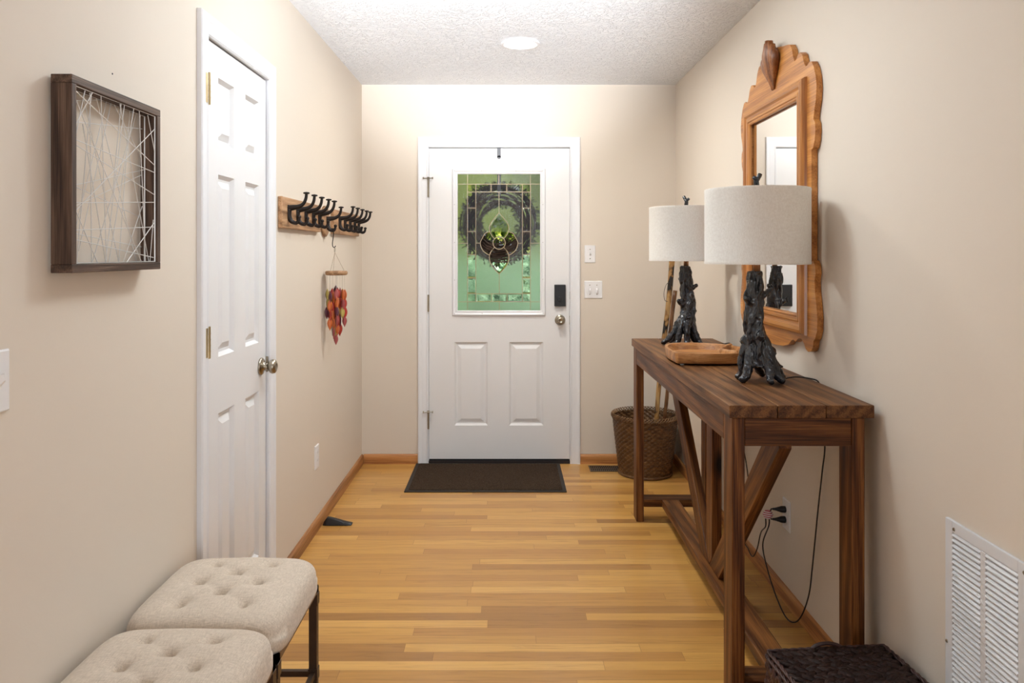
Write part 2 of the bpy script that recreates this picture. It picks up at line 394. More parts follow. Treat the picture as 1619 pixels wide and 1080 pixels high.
# ------------------------------------------------------------------ panelled doors
def panel_slab(name, u0, u1, z0, z1, panels, hole, fn, thick, parent, rings):
    b = B()
    us = sorted({u0, u1, *[p[0] for p in panels], *[p[1] for p in panels], *((hole[0], hole[1]) if hole else ())})
    zs = sorted({z0, z1, *[p[2] for p in panels], *[p[3] for p in panels], *((hole[2], hole[3]) if hole else ())})
    rects = panels+([hole] if hole else [])
    vc = {}
    def vt(u, z, h):
        k = (round(u, 5), round(z, 5), round(h, 5))
        if k not in vc: vc[k] = b.verts.new(fn(u, z, h))
        return vc[k]
    for i in range(len(us)-1):
        for j in range(len(zs)-1):
            cu, cz = (us[i]+us[i+1])/2, (zs[j]+zs[j+1])/2
            inr = any(r[0] < cu < r[1] and r[2] < cz < r[3] for r in rects)
            inh = hole and hole[0] < cu < hole[1] and hole[2] < cz < hole[3]
            if not inr: b.faces.new([vt(us[i], zs[j], 0), vt(us[i+1], zs[j], 0), vt(us[i+1], zs[j+1], 0), vt(us[i], zs[j+1], 0)])
            if not inh: b.faces.new([vt(us[i], zs[j], -thick), vt(us[i+1], zs[j], -thick), vt(us[i+1], zs[j+1], -thick), vt(us[i], zs[j+1], -thick)])
    def ring(r, a, ha, c, hc):
        for k in range(4):
            def cn(i, q, hh):
                x = r[0]+i if q in (0, 3) else r[1]-i; z = r[2]+i if q in (0, 1) else r[3]-i
                return vt(x, z, hh)
            b.faces.new([cn(a, k, ha), cn(a, (k+1) % 4, ha), cn(c, (k+1) % 4, hc), cn(c, k, hc)])
    for r in panels:
        for a, c in zip(rings[:-1], rings[1:]): ring(r, a[0], a[1], c[0], c[1])
        i, hh = rings[-1]
        b.faces.new([vt(r[0]+i, r[2]+i, hh), vt(r[1]-i, r[2]+i, hh), vt(r[1]-i, r[3]-i, hh), vt(r[0]+i, r[3]-i, hh)])
    if hole:
        ring(hole, 0, 0, 0, -thick)
    for k in range(len(us)-1):
        for z in (z0, z1): b.faces.new([vt(us[k], z, 0), vt(us[k+1], z, 0), vt(us[k+1], z, -thick), vt(us[k], z, -thick)])
    for k in range(len(zs)-1):
        for u in (u0, u1): b.faces.new([vt(u, zs[k], 0), vt(u, zs[k+1], 0), vt(u, zs[k+1], -thick), vt(u, zs[k], -thick)])
    return mk(name, b, DOORP, parent)
RG = [(0,0),(.006,-.006),(.012,-.013),(.020,-.013),(.044,-.003)]
SY = YB+.004      # front face of entry door
df = lambda u, z, h: Vector((u, SY-h, z))
door1 = bpy.data.objects.new('door_1', None); place(door1, T(-.05, SY, 0)); door1['kind'] = 'structure'
def bz(x, y): return ((x/4.322+700-VX)/242.8, HC+(400-(y/4.322+260))/242.8)     # crop px on the door glass -> (X,Z)
GX0, GZ1 = bz(102, 67); GX1, GZ0 = bz(665, 998)
HOLE = (GX0-.004, GX1+.004, GZ0-.004, GZ1+.004)
panel_slab('door_slab', -.5055, .4105, .028, 2.053, [(-.340,-.1236,.247,.791), (.0165,.2390,.247,.791)], HOLE, df, .044, door1, RG)
# glazing frame
b = B(); FP = [(0,.0),(0,.006),(.006,.010),(.014,.008),(.024,.014),(.030,.014),(.036,.004),(.036,0)]
P = []
for (u, z, du, dz) in ((HOLE[0],HOLE[2],-1,-1), (HOLE[0],HOLE[3],-1,1), (HOLE[1],HOLE[3],1,1), (HOLE[1],HOLE[2],1,-1)):
    P.append([df(u+du*(o-.004), z+dz*(o-.004), hh) for o, hh in FP])
grid_surf(b, P, closeu=True, closev=True); gf_ = mk('glazing_frame', b, TRIM, door1)
for (x, y) in ((81,44),(265,44),(500,44),(683,42),(81,275),(81,533),(81,790),(81,1020),(270,1017),(686,1018),(683,275),(683,533),(683,785)):
    X, Z = bz(x, y); X = min(max(X, HOLE[0]-.028), HOLE[1]+.028); Z = min(max(Z, HOLE[2]-.028), HOLE[3]+.028)
    b = B(); lathe(b, [(.0028, 0), (.0022, .0012), (.0001, .0014)], 10, T(X, SY-.0135, Z) @ RX); mk('screw_cap', b, plain('screw_grey', (.45,.44,.44), .5) if not bpy.data.materials.get('screw_grey') else bpy.data.materials['screw_grey'], gf_)  # caps in one even grey
# panes
GY = SY+.018
def pane(name, loops_list, mat):
    b = B()
    for loops in loops_list:
        pts = [p for lp in loops for p in lp]
        tri = geometry.tessellate_polygon([[Vector((u, z, 0)) for u, z in lp] for lp in loops])
        A = [b.verts.new((u, GY, z)) for u, z in pts]; C = [b.verts.new((u, GY+.004, z)) for u, z in pts]
        for t in tri:
            b.faces.new([A[i] for i in t]); b.faces.new([C[i] for i in reversed(t)])
        k = 0
        for lp in loops:
            n = len(lp)
            for i in range(n): b.faces.new((A[k+i], A[k+(i+1) % n], C[k+(i+1) % n], C[k+i]))
            k += n
    return mk(name, b, mat, door1)
def rc(x0, y0, x1, y1):
    a = bz(x0, y0); c = bz(x1, y1); return [(a[0], a[1]), (c[0], a[1]), (c[0], c[1]), (a[0], c[1])]
def sp2(pts, k=6, closed=False): return [(p.x, p.y) for p in spline([(x, y, 0) for x, y in pts], k, closed)]
drop_t = sp2([(385,330),(352,368),(326,404),(318,440),(328,475),(352,507)], 5)
drop_tr = [(770-x, y) for x, y in drop_t][::-1]
drop_b = sp2([(352,568),(326,600),(318,640),(330,685),(360,724),(386,750)], 5)
drop_br = [(770-x, y) for x, y in drop_b][::-1]
wing = sp2([(322,460),(290,470),(272,500),(256,538),(274,588),(316,618),(330,596),(347,572)], 5)
wingr = [(770-x, y) for x, y in wing]
circ = [(385+42*math.cos(a*2*PI/28), 537+42*math.sin(a*2*PI/28)) for a in range(28)]
# outline of the whole clear motif
mot = drop_t[:-6] + [(x, y) for x, y in wing] + drop_b[4:] + drop_br[1:-4] + wingr[::-1] + drop_tr[6:-1]
motz = [bz(x, y) for x, y in mot]
pane('textured_pane', [[rc(102,67,168,998)], [rc(600,67,665,998)], [rc(168,67,600,133)], [rc(168,940,600,998)], [rc(225,187,545,885), motz]], GTEX)
pane('bevelled_pane', [[rc(168,133,225,940)], [rc(545,133,600,940)], [rc(225,133,545,187)], [rc(225,885,545,940)], [motz]], GCLR)
b = B()
def came(pts, r=.0019):
    tube(b, [Vector((bz(x, y)[0], GY-.001, bz(x, y)[1])) for x, y in pts], r, 6)
for ln in ([(168,67),(168,998)], [(600,67),(600,998)], [(102,133),(665,133)], [(102,940),(665,940)], [(225,133),(225,885)], [(545,133),(545,940)],
           [(168,187),(600,187)], [(168,885),(600,885)], [(330,133),(330,187)], [(437,133),(437,187)], [(335,885),(335,940)], [(440,885),(440,940)],
           [(383,67),(383,133)], [(384,187),(385,330)], [(386,750),(387,885)], [(387,940),(387,998)], [(102,538),(168,538)], [(225,538),(256,538)], [(514,538),(545,538)], [(600,538),(665,538)]): came(ln)
for y in (297,458,617,778): came([(168,y),(225,y)]); came([(545,y),(600,y)])
for y in (940,): came([(225,885),(225,940)])
for q in (drop_t, drop_tr, drop_b, drop_br, wing, wingr): came(q, .0025)
came(circ+[circ[0]], .0028)
mk('glass_came', b, CAMEM, door1)
# bevel strips: bright ground edges inside the clear pieces
b = B()
def bev(lp, ins):
    n = len(lp); cx = sum(p[0] for p in lp)/n; cy = sum(p[1] for p in lp)/n
    A = []; C = []
    for x, y in lp:
        d = math.hypot(x-cx, y-cy); k = 1-ins/d
        u, z = bz(x, y); A.append(Vector((u, GY-.0002, z))); u, z = bz(cx+(x-cx)*k, cy+(y-cy)*k); C.append(Vector((u, GY-.0035, z)))
    grid_surf(b, [A, C], closev=True)
for r in [(168,a,225,c) for a, c in ((187,297),(297,458),(458,617),(617,778),(778,885))]+[(545,a,600,c) for a, c in ((187,297),(297,458),(458,617),(617,778),(778,885))]+[(a,133,c,187) for a, c in ((225,330),(330,437),(437,545))]+[(a,885,c,940) for a, c in ((225,335),(335,440),(440,545))]:
    x0, y0, x1, y1 = r; bev([(x0,y0),(x1,y0),(x1,y1),(x0,y1)], 12)
bev(drop_t+[(385,500)]+drop_tr[:-1], 11); bev([(385,575)]+drop_b+drop_br[1:], 11)
mk('pane_bevel', b, GCLR, door1)
# sweep gap is dark threshold; knob
def knob(parent, M, mat, name='door_knob', deep=.055):
    b = B()
    lathe(b, [(.0001,0),(.033,0),(.034,.004),(.030,.009),(.016,.012),(.0125,.020),(.0125,.030),(.018,.034),(.0255,.040),(.0275,.048),(.0255,.056),(.018,.061),(.012,.0625),(.010,.060),(.0001,.060)], 32, M)
    return mk(name, b, mat, parent, smooth=True)
kx, kz = (885.5-VX)/242.8, HC+(400-506)/242.8
knob(door1, T(kx, SY, kz) @ RX, NICK)
# keypad lock
x0, x1, z1, z0 = (876.3-VX)/242.8, (894-VX)/242.8, HC+(400-450)/242.8, HC+(400-484)/242.8
lk = mk('keypad_lock', boxb((x0, SY-.026, z0), (x1, SY, z1)), BLACKP, door1, bevel=.003)
b = B(); zc_ = z0+.045; lathe(b, [(.0001,0),(.017,0),(.017,.004),(.015,.006),(.0001,.006)], 24, T((x0+x1)/2, SY-.026, zc_) @ RX); mk('turn_base', b, BLACKP, lk)
b = B(); ellipsoid(b, ((x0+x1)/2, SY-.036, zc_), (.006, .012, .019)); mk('thumb_turn', b, plain('worn_black', (.03,.03,.033), .25), lk, smooth=True)
# strike / latch plates on the jamb edge
mk('latch_plate', boxb((.409, YB-.006, kz-.028), (.4135, YB-.001, kz+.028)), NICK, door1)
mk('deadbolt_plate', boxb((.410, YB-.004, 1.07), (.4125, YB-.001, 1.12)), NICK, door1)
# hinges
for (za, zb) in ((1.735, 1.855), (.990, 1.100), (.228, .345)):
    b = B(); tube(b, [(-.5085, YB-.012, za), (-.5085, YB-.012, zb)], .0065, 12)
    for k in range(1, 4):
        zz = za+(zb-za)*k/4; tube(b, [(-.5085, YB-.012, zz-.001), (-.5085, YB-.012, zz+.001)], .0069, 12)
    hg = mk('hinge', b, NICK, door1)
    if za != .990:
        zt = zb+(.002 if za > 1 else -.005)
        b = B(); tube(b, [(-.5085, YB-.014, zt-.012), (-.5085, YB-.014, zt+.008)], .008, 10)
        tube(b, [(-.537, YB-.026, zt-.002), (-.5085, YB-.022, zt), (-.482, YB-.02, zt)], .0035, 8)
        for sx in (-.539, -.480): lathe(b, [(.0001,-.004),(.007,-.004),(.007,.004),(.0001,.004)], 10, T(sx, YB-.024, zt) @ toward((1,0,0)))
        mk('hinge_stop', b, NICK, door1, smooth=False)
b = boxb((-.503, SY-.002, .018), (.408, SY+.02, .030)); mk('door_sweep', b, BLACKP, door1)

# closet door
SX = XL-.004
cf = lambda u, z, h: Vector((SX+h, u, z))
door2 = bpy.data.objects.new('door_2', None); place(door2, T(SX, 2.7, 0)); door2['kind'] = 'structure'
PN = []
for (a, c) in ((2.513, 2.662), (2.775, 2.924)):
    PN += [(a, c, 1.728, 1.947), (a, c, 1.030, 1.629), (a, c, .215, .844)]
panel_slab('door_slab', 2.397, 3.008, .012, 2.048, PN, None, cf, .035, door2, [(0,0),(.005,-.006),(.011,-.014),(.020,-.014),(.042,-.003)])
knob(door2, T(SX, 2.945, .935) @ toward((1,0,0)), NICK)
for (za, zb) in ((1.84, 1.932), (1.045, 1.137)):
    b = B(); tube(b, [(XL+.010, 2.394, za-.004), (XL+.010, 2.394, zb+.004)], .007, 12)
    box(b, (XL-.002, 2.394, za), (XL+.004, 2.420, zb)); box(b, (XL+.002, 2.372, za), (XL+.012, 2.394, zb))
    for k in range(1, 5):
        zz = za+(zb-za)*k/5; tube(b, [(XL+.010, 2.394, zz-.001), (XL+.010, 2.394, zz+.001)], .0077, 12)
    mk('hinge', b, BRASS, door2)
mk('latch_plate', boxb((XL-.003, 3.006, .905), (XL+.006, 3.010, .965)), NICK, door2)

# ------------------------------------------------------------------ switches & outlets
def plate(fn, u, z, wd, ht, name, label, cat, toggles=(), outlets=(), group=None, ups=()):
    t = thing(name, label, cat, tuple(fn(u, z-ht/2, 0)))
    b = B(); P = []
    for ins, hh in ((0,0),(0,.003),(.003,.006),(wd/2-.0001,.0062)):
        q = min(ins, wd/2-.0001)
        P.append([fn(u-wd/2+q, z-ht/2+q, hh), fn(u+wd/2-q, z-ht/2+q, hh), fn(u+wd/2-q, z+ht/2-q, hh), fn(u-wd/2+q, z+ht/2-q, hh)])
    grid_surf(b, P, closev=True); mk('cover_plate', b, WHITEP, t)
    for k, du in enumerate(toggles):
        b = B(); up = ups[k] if ups else 1
        Pp = [[fn(u+du+sx*.005*s, z+sz*.011*s+up*.010*q, .006+.014*q) for sx, sz in ((-1,-1),(1,-1),(1,1),(-1,1))] for s, q in ((1,0),(.75,.7),(.6,1))]
        V = grid_surf(b, Pp, closev=True); b.faces.new(V[-1]); mk('toggle', b, WHITEP, t)
        for sz in (-1, 1):
            b = B(); n = Vector(fn(0,0,1))-Vector(fn(0,0,0)); lathe(b, [(.0035,0),(.0025,.0012),(.0001,.0014)], 10, Matrix.Translation(fn(u+du, z+sz*.030, .0062)) @ toward(n)); mk('screw', b, NICK, t)
    for dz in outlets:
        b = B(); n = Vector(fn(0,0,1))-Vector(fn(0,0,0)); lathe(b, [(.017,0),(.017,.0015),(.0001,.0016)], 20, Matrix.Translation(fn(u, z+dz, .006)) @ toward(n))
        so_ = mk('socket', b, WHITEP, t)
        b = B()
        for sx in (-.006, .006):
            A = [fn(u+sx-.001, z+dz-.002, .0077), fn(u+sx+.001, z+dz-.002, .0077), fn(u+sx+.001, z+dz+.007, .0077), fn(u+sx-.001, z+dz+.007, .0077)]
            b.faces.new([b.verts.new(p) for p in A])
        mk('slot', b, SLOT, so_)
    return t
rightf = lambda u, z, h: Vector((XR-h, u, z))
plate(backf, (932.8-VX)/242.8, HC+(400-401.7)/242.8, .070, .114, 'light_switch', 'small white single-toggle switch plate right of the entry door, above the double one', 'light switch', (0,), ups=(1,))
plate(backf, (938-VX)/242.8, HC+(400-458)/242.8, .116, .114, 'light_switch', 'wide white double-toggle switch plate right of the entry door', 'light switch', (-.023, .023), ups=(-1, -1))
plate(leftf, 1.409, 1.133, .072, .116, 'light_switch', 'white switch plate cut by the left edge of the photo, below the string art', 'light switch', (0,), ups=(1,))
plate(leftf, 3.79, .362, .072, .116, 'wall_outlet', 'white outlet low on the left wall below the wind chime', 'outlet', (), (-.02, .02))
plate(rightf, 3.0, .345, .074, .120, 'wall_outlet', 'white outlet behind the console table with two black plugs in it', 'outlet', (), (-.02, .02))

# ------------------------------------------------------------------ ceiling lights
t = thing('recessed_light', 'round white recessed downlight in the textured ceiling near the entry door', 'ceiling light', (.072, 3.99, ZC-.006))
b = B(); lathe(b, [(.075,0),(.078,-.004),(.098,-.006),(.102,-.002),(.102,.006),(.075,.006),(.075,0)], 48, T(.072, 3.99, ZC-.006), cap=False); mk('trim_ring', b, TRIM, t, smooth=True)
b = B(); lathe(b, [(.0001,-.001),(.075,0)], 48, T(.072, 3.99, ZC-.006)); mk('lens', b, emit('downlight_lens', (1,.98,.90), CAN_L), t)
t = thing('ceiling_lamp', 'white opal glass ceiling lamp mounted on the hall ceiling between closet door and mirror', 'ceiling light', (-.08, 2.70, ZC-.147))
b = B(); lathe(b, [(.0001,0),(.055,0),(.05,-.018),(.010,-.022),(.010,-.045),(.0001,-.045)], 32, T(-.08, 2.70, ZC)); mk('ceiling_canopy', b, NICK, t, smooth=True)
b = B(); lathe(b, [(.14*math.sin(a*PI/16), -.092-.055*math.cos(a*PI/16)) for a in range(0, 17)], 40, T(-.08, 2.70, ZC), cap=False)
mk('glass_shade', b, emit('lit_opal_glass', (.86,.97,1.0), DOME_L), t, smooth=True)

# ------------------------------------------------------------------ console table
TX0, TX1, TY0, TY1, TZ = .652, 1.078, 2.240, 4.000, .925
tb = thing('console_table', 'long dark-stained rustic wooden console table along the right wall', 'table', ((TX0+TX1)/2, (TY0+TY1)/2, 0))
def beam(name, p0, p1, wx, wy, mat, xdir=None, bevel=.003, ends=None):
    """beam along p0->p1 (centre line); wx size along xdir, wy along the third axis"""
    p0, p1 = Vector(p0), Vector(p1); ax = (p1-p0); Ln = ax.length; ax.normalize()
    xd = Vector(xdir or (1,0,0)); xd = (xd-ax*xd.dot(ax)).normalized(); yd = ax.cross(xd)
    M = Matrix.Identity(4)
    for i in range(3): M[i][0] = ax[i]; M[i][1] = xd[i]; M[i][2] = yd[i]; M[i][3] = p0[i]
    b = B()
    if ends is None: box(b, (0, -wx/2, -wy/2), (Ln, wx/2, wy/2))
    else:   # ends: (a_lo,a_hi,b_lo,b_hi) x extents at yd=-/+
        a0, a1, b0, b1 = ends
        vs = [b.verts.new(c) for c in ((a0,-wx/2,-wy/2),(b0,-wx/2,-wy/2),(b1,-wx/2,wy/2),(a1,-wx/2,wy/2),(a0,wx/2,-wy/2),(b0,wx/2,-wy/2),(b1,wx/2,wy/2),(a1,wx/2,wy/2))]
        for f in ((0,1,2,3),(7,6,5,4),(0,4,5,1),(1,5,6,2),(2,6,7,3),(3,7,4,0)): b.faces.new([vs[i] for i in f])
    return mk(name, b, mat, tb, M=M, world=False, bevel=bevel)
bwid = (TX1-TX0)/3
for k in range(3):
    x = TX0+bwid*(k+.5); beam('tabletop_board', (x, TY0, TZ-.019), (x, TY1, TZ-.019), bwid-.0016, .038, TOPW, (1,0,0), .0025)
LX = (.662, 1.014); ZA = TZ-.038
for lx in LX:
    for ly in (2.247, 3.902): beam('leg', (lx+.019, ly+.0445, 0), (lx+.019, ly+.0445, ZA), .038, .089, TBL, (1,0,0))
for lx in LX: beam('long_apron', (lx+.019, 2.336, ZA-.042), (lx+.019, 3.902, ZA-.042), .038-.001, .084, TBL, (1,0,0))
for ly in (2.250, 3.945): beam('end_apron', (.700, ly+.019, ZA-.042), (1.014, ly+.019, ZA-.042), .038, .084, TBL, (0,1,0))
for ly in (2.247, 3.902): beam('end_stretcher', (.700, ly+.0445, .094), (1.014, ly+.0445, .094), .089, .038, TBL, (0,1,0))
beam('long_stretcher', (.835, 2.336, .094), (.835, 3.902, .094), .086, .038, TBL, (1,0,0))
# centre post with pointed foot, and two braces
YM = 3.085
def side_prism(name, outl, mat, M0):
    b = B(); prism(b, outl, .816, .854, lambda u, v, w_: Vector((w_, u, v)))
    return mk(name, b, mat, tb, M=M0, bevel=.003)
def flatM(o, ax):   # local X along ax (in YZ plane)
    ax = Vector(ax).normalized(); xd = Vector((1,0,0)); yd = ax.cross(xd)
    M = Matrix.Identity(4)
    for i in range(3): M[i][0] = ax[i]; M[i][1] = xd[i]; M[i][2] = yd[i]; M[i][3] = o[i]
    return M
side_prism('centre_post', [(YM-.044, ZA-.003), (YM-.044, .162), (YM, .117), (YM+.044, .162), (YM+.044, ZA-.003)], TBL, flatM((.835, YM, .1), (0,0,1)))
for s in (-1, 1):
    outl = [(YM+s*.135, .1145), (YM+s*.008, .1145), (YM+s*.004, .118), (YM+s*.758, ZA-.004), (YM+s*.794, ZA-.004), (YM+s*.794, .784)]
    side_prism('diagonal_brace', outl, TBL, flatM((.835, YM+s*.1, .114), (0, s*.7, .7)))

# ------------------------------------------------------------------ mirror
mr = thing('wall_mirror', 'tall mirror in an ornate scalloped honey-pine frame on the right wall', 'mirror', (XR, 3.087, 1.0))
MC = 3.087
top = [(.0,2.196),(.03,2.192),(.07,2.184),(.11,2.176),(.150,2.170),(.180,2.163),(.200,2.140),(.213,2.108),(.227,2.088),(.243,2.092),(.258,2.105),(.280,2.108),(.300,2.095),(.315,2.065),(.328,2.046),(.345,2.043),(.365,2.052),(.385,2.048),(.405,2.025),(.422,1.990),(.430,1.950),(.424,1.905),(.408,1.865),(.402,1.840),(.416,1.826),(.420,1.800),(.414,1.768),(.400,1.742),(.385,1.735)]
bot = [(.385,1.340),(.400,1.345),(.418,1.325),(.421,1.300),(.412,1.275),(.417,1.235),(.428,1.190),(.437,1.140),(.434,1.100),(.418,1.072),(.404,1.062),(.399,1.040),(.382,1.024),(.355,1.018),(.332,1.026),(.315,1.044),(.290,1.058),(.262,1.055),(.235,1.040),(.214,1.046),(.195,1.040),(.165,1.022),(.11,1.010),(.05,1.006),(0,1.004)]
half = top+bot
full = [(MC-d, z) for d, z in half]+[(MC+d, z) for d, z in half[::-1]][1:-1]
# fretwork board with opening
b = B(); inner = [(MC-.280,1.141),(MC-.280,1.937),(MC+.280,1.937),(MC+.280,1.141)]
loops = [full, inner]; pts = full+inner
tri = geometry.tessellate_polygon([[Vector((u, z, 0)) for u, z in lp] for lp in loops])
A = [b.verts.new((XR-.024, u, z)) for u, z in pts]; C = [b.verts.new((XR-.002, u, z)) for u, z in pts]
for tt in tri: b.faces.new([A[i] for i in tt]); b.faces.new([C[i] for i in reversed(tt)])
k = 0
for lp in loops:
    n = len(lp)
    for i in range(n): b.faces.new((A[k+i], A[k+(i+1) % n], C[k+(i+1) % n], C[k+i]))
    k += n
mk('scalloped_board', b, PINE, mr, bevel=.003)
# moulding frame
def mould(name, y0, y1, z0, z1, prof, base):
    cr = [(y0,z0,-1,-1),(y0,z1,-1,1),(y1,z1,1,1),(y1,z0,1,-1)]
    for i in range(4):
        bb = B(); P = [[Vector((base-h_, u+du*o_, z+dz*o_)) for o_, h_ in prof] for (u, z, du, dz) in (cr[i], cr[(i+1) % 4])]
        V = grid_surf(bb, P, closev=True); bb.faces.new(V[0]); bb.faces.new(V[1][::-1]); mk(name, bb, PINEV if i % 2 == 0 else PINE, mr)
MP = [(0,0),(0,.010),(.005,.013),(.010,.012),(.014,.016),(.022,.017),(.028,.014),(.034,.014),(.042,.020),(.054,.022),(.064,.019),(.070,.010),(.072,0)]
mould('moulding', MC-.275, MC+.275, 1.146, 1.932, MP, XR-.0235)
mk('mirror_glass', boxb((XR-.018, MC-.279, 1.142), (XR-.012, MC+.279, 1.936)), MIRG, mr)
# carved shell crest
b = B()
for k in range(-3, 4):
    pts = []
    for j in range(14):
        q = j/13
        sp_ = math.sin(min(1, q*1.15)*PI/2)
        y = MC-.006+k*(.0035+.0190*sp_**1.3*(1-.12*max(0, q-.8)/.2)); z = 2.030+.195*q-.0062*k*k*q*q
        pts.append((XR-.026-.014*math.sin(q*PI*.62)-.010*(1-abs(k)/3.5)*q, y, z))
    tube(b, pts, lerp_list([.004,.008,.012,.015,.016,.011], 14), 8)
mk('carved_shell', b, CARVE, mr, smooth=True)

# ------------------------------------------------------------------ lamps
def bark_mesh():
    b = B()
    N = 60
    P = []
    H = .328
    for i in range(N+1):
        q = i/N; z = .055+H*q
        r = .029-.006*q+.022*max(0, .30-q)**1.5/.164
        cx = .012*math.sin(q*4.2)+.0105*q-.016*(1-q)**2; cy = .008*math.cos(q*3.1)
        row_ = []
        for k in range(56):
            a = 2*PI*k/56
            tw = a*1+q*3.4
            rr_ = r*(1+.20*math.sin(4*tw)+.10*math.sin(9*a-q*9+1)) + .0045*noise.noise(Vector((math.cos(a)*2.2, math.sin(a)*2.2, z*34)))
            rr_ += .006*max(0, noise.noise(Vector((math.cos(a)*1.3+7, math.sin(a)*1.3, z*19))))
            row_.append((cx+rr_*math.cos(a), cy+rr_*math.sin(a), z))
        P.append(row_)
    V = grid_surf(b, P, closev=True); b.faces.new(V[0][::-1]); b.faces.new(V[-1])
    rnd = random.Random(3)
    for k in range(7):
        a = 2*PI*k/7+rnd.uniform(-.22, .22)+.3; R = rnd.uniform(.072, .098); zz = rnd.uniform(.085, .135)
        d = Vector((math.cos(a), math.sin(a), 0)); pr = Vector((-math.sin(a), math.cos(a), 0)); wv_ = rnd.uniform(-.02, .02)
        pts = spline([d*.012+Vector((0,0,zz+.03)), d*.032+Vector((0,0,zz)), d*.055+pr*wv_+Vector((0,0,zz*.55)), d*R*.85+pr*wv_+Vector((0,0,.026)), d*R+pr*wv_*.6+Vector((0,0,.0145))], 5)
        tube(b, pts, lerp_list([.017,.018,.016,.0145,.0135,.010], len(pts)), 10)
        ellipsoid(b, d*R+pr*wv_*.6+Vector((0,0,.0135)), (.015,.013,.0125))
    # root bulges and branch stubs
    for (a, z, r, ln) in ((.2,.27,.010,.030),(2.9,.30,.009,.028),(4.4,.20,.012,.02),(5.6,.13,.020,.02),(3.9,.10,.020,.018),(1.2,.15,.016,.022),(2.2,.09,.019,.03)):
        d = Vector((math.cos(a), math.sin(a), .35))
        tube(b, [d*.018+Vector((0,0,z-.01)), d*(.030+ln*.5)+Vector((0,0,z)), d*(.030+ln)+Vector((0,0,z+.002))], [r*1.3, r, r*.75], 9)
    # twisting vines
    for k in range(5):
        pts = []; ph = k*2*PI/5+rnd.uniform(0, .6)
        for j in range(22):
            q = j/21; z = .06+.29*q; a = ph+q*rnd.choice((2.6, 2.9)) ; r = .036-.010*q+.014*max(0, .3-q)
            r -= .002; pts.append((.012*math.sin(q*4.2)+.0105*q-.016*(1-q)**2+r*math.cos(a), .008*math.cos(q*3.1)+r*math.sin(a), z))
        tube(b, pts, lerp_list([.011,.0085,.0075,.006], 22), 7)
    me = bpy.data.meshes.new('raw'); b.to_mesh(me); b.free()
    ob = bpy.data.objects.new('raw', me); COL.objects.link(ob)
    rm = ob.modifiers.new('r', 'REMESH'); rm.mode = 'VOXEL'; rm.voxel_size = .0032
    dg = bpy.context.evaluated_depsgraph_get(); me2 = bpy.data.meshes.new_from_object(ob.evaluated_get(dg))
    bpy.data.objects.remove(ob)
    b = B(); b.from_mesh(me2); bmesh.ops.smooth_vert(b, verts=b.verts[:], factor=.5)
    b.normal_update()
    for v_ in b.verts:
        c_ = v_.co; a = noise.noise(Vector((c_.x*60, c_.y*60, c_.z*26)))+.6*noise.noise(Vector((c_.x*140, c_.y*140, c_.z*60)))
        v_.co = c_+v_.normal*.0042*a
    zm = min(v_.co.z for v_ in b.verts)
    for v_ in b.verts: v_.co.z -= zm; v_.co.x -= .016*max(0, 1-v_.co.z/.12)**1.0
    me3 = bpy.data.meshes.new('bark_trunk'); b.to_mesh(me3); b.free(); me3.materials.append(TRUNK); me3.shade_smooth()
    return me3
BARK = bark_mesh()
COPPER = plain('copper_neck', (.50,.27,.15), .35, .9)
SHZ0, SHZ1, SHR = 1.333-TZ, 1.592-TZ, .1765
def lamp(x, y, rz, label):
    t = thing('table_lamp', label, 'lamp', (x, y, TZ), rz, 'pair of tree-trunk table lamps')
    M = wm(t)
    o = bpy.data.objects.new('tree_trunk_base', BARK); place(o, M @ T(.0,0,0), t)
    b = B(); lathe(b, [(.012,.37),(.012,.50),(.005,.505),(.005,SHZ1+.012)], 20); mk('neck', b, COPPER, t, world=False, smooth=True)
    b = B(); lathe(b, [(SHR, SHZ0),(SHR+.001, SHZ0+.006),(SHR, SHZ0+.010),(SHR, SHZ1-.01),(SHR+.001, SHZ1-.006),(SHR, SHZ1),(SHR-.003, SHZ1),(SHR-.003, SHZ0),(SHR, SHZ0)], 72, cap=False)
    shd = mk('lamp_shade', b, SHADE, t, world=False, smooth=True)
    m_ = shd.modifiers.new('e', 'EDGE_SPLIT'); m_.split_angle = math.radians(50)
    b = B()
    for k in range(3):
        a = k*2*PI/3; tube(b, [(.005*math.cos(a), .005*math.sin(a), SHZ1-.012), ((SHR-.002)*math.cos(a), (SHR-.002)*math.sin(a), SHZ1-.012)], .0015, 6)
    mk('shade_spider', b, NICK, t, world=False)
    b = B(); lathe(b, [(.0001,.50),(.016,.505),(.028,.53),(.030,.55),(.024,.575),(.013,.60),(.0001,.605)], 16); mk('light_bulb', b, plain('frosted_bulb', (.85,.83,.8), .3), t, world=False, smooth=True)
    b = B(); z = SHZ1+.008
    tube(b, [(0,0,z), (.002,0,z+.02), (-.002,0,z+.032)], [.010,.009,.010], 9)
    tube(b, [(0,0,z+.024), (-.010,0,z+.038), (-.014,0,z+.046)], [.0085,.008,.0075], 8)
    tube(b, [(0,0,z+.022), (.010,.002,z+.030), (.015,.003,z+.034)], [.0075,.007,.0065], 8)
    mk('branch_finial', b, TRUNK, t, world=False, smooth=True)
    return t
lampn = lamp(.868, 2.655, PI+.35, 'black tree-trunk table lamp with linen drum shade, the one nearer the camera before the mirror')
lampf = lamp(.868, 3.700, -.9, 'black tree-trunk table lamp with linen drum shade, the farther one beside the walking sticks')
def R(x, y, X):      # photo pixel on plane X=const -> world
    s = (x-VX)/X; return Vector((X, F/s, HC+(400-y)/s))
def cord_obj(pts, parent, k=8, r=.0026):
    b = B(); tube(b, spline(pts, k), r, 8); return mk('cord', b, CORDM, parent, smooth=True)
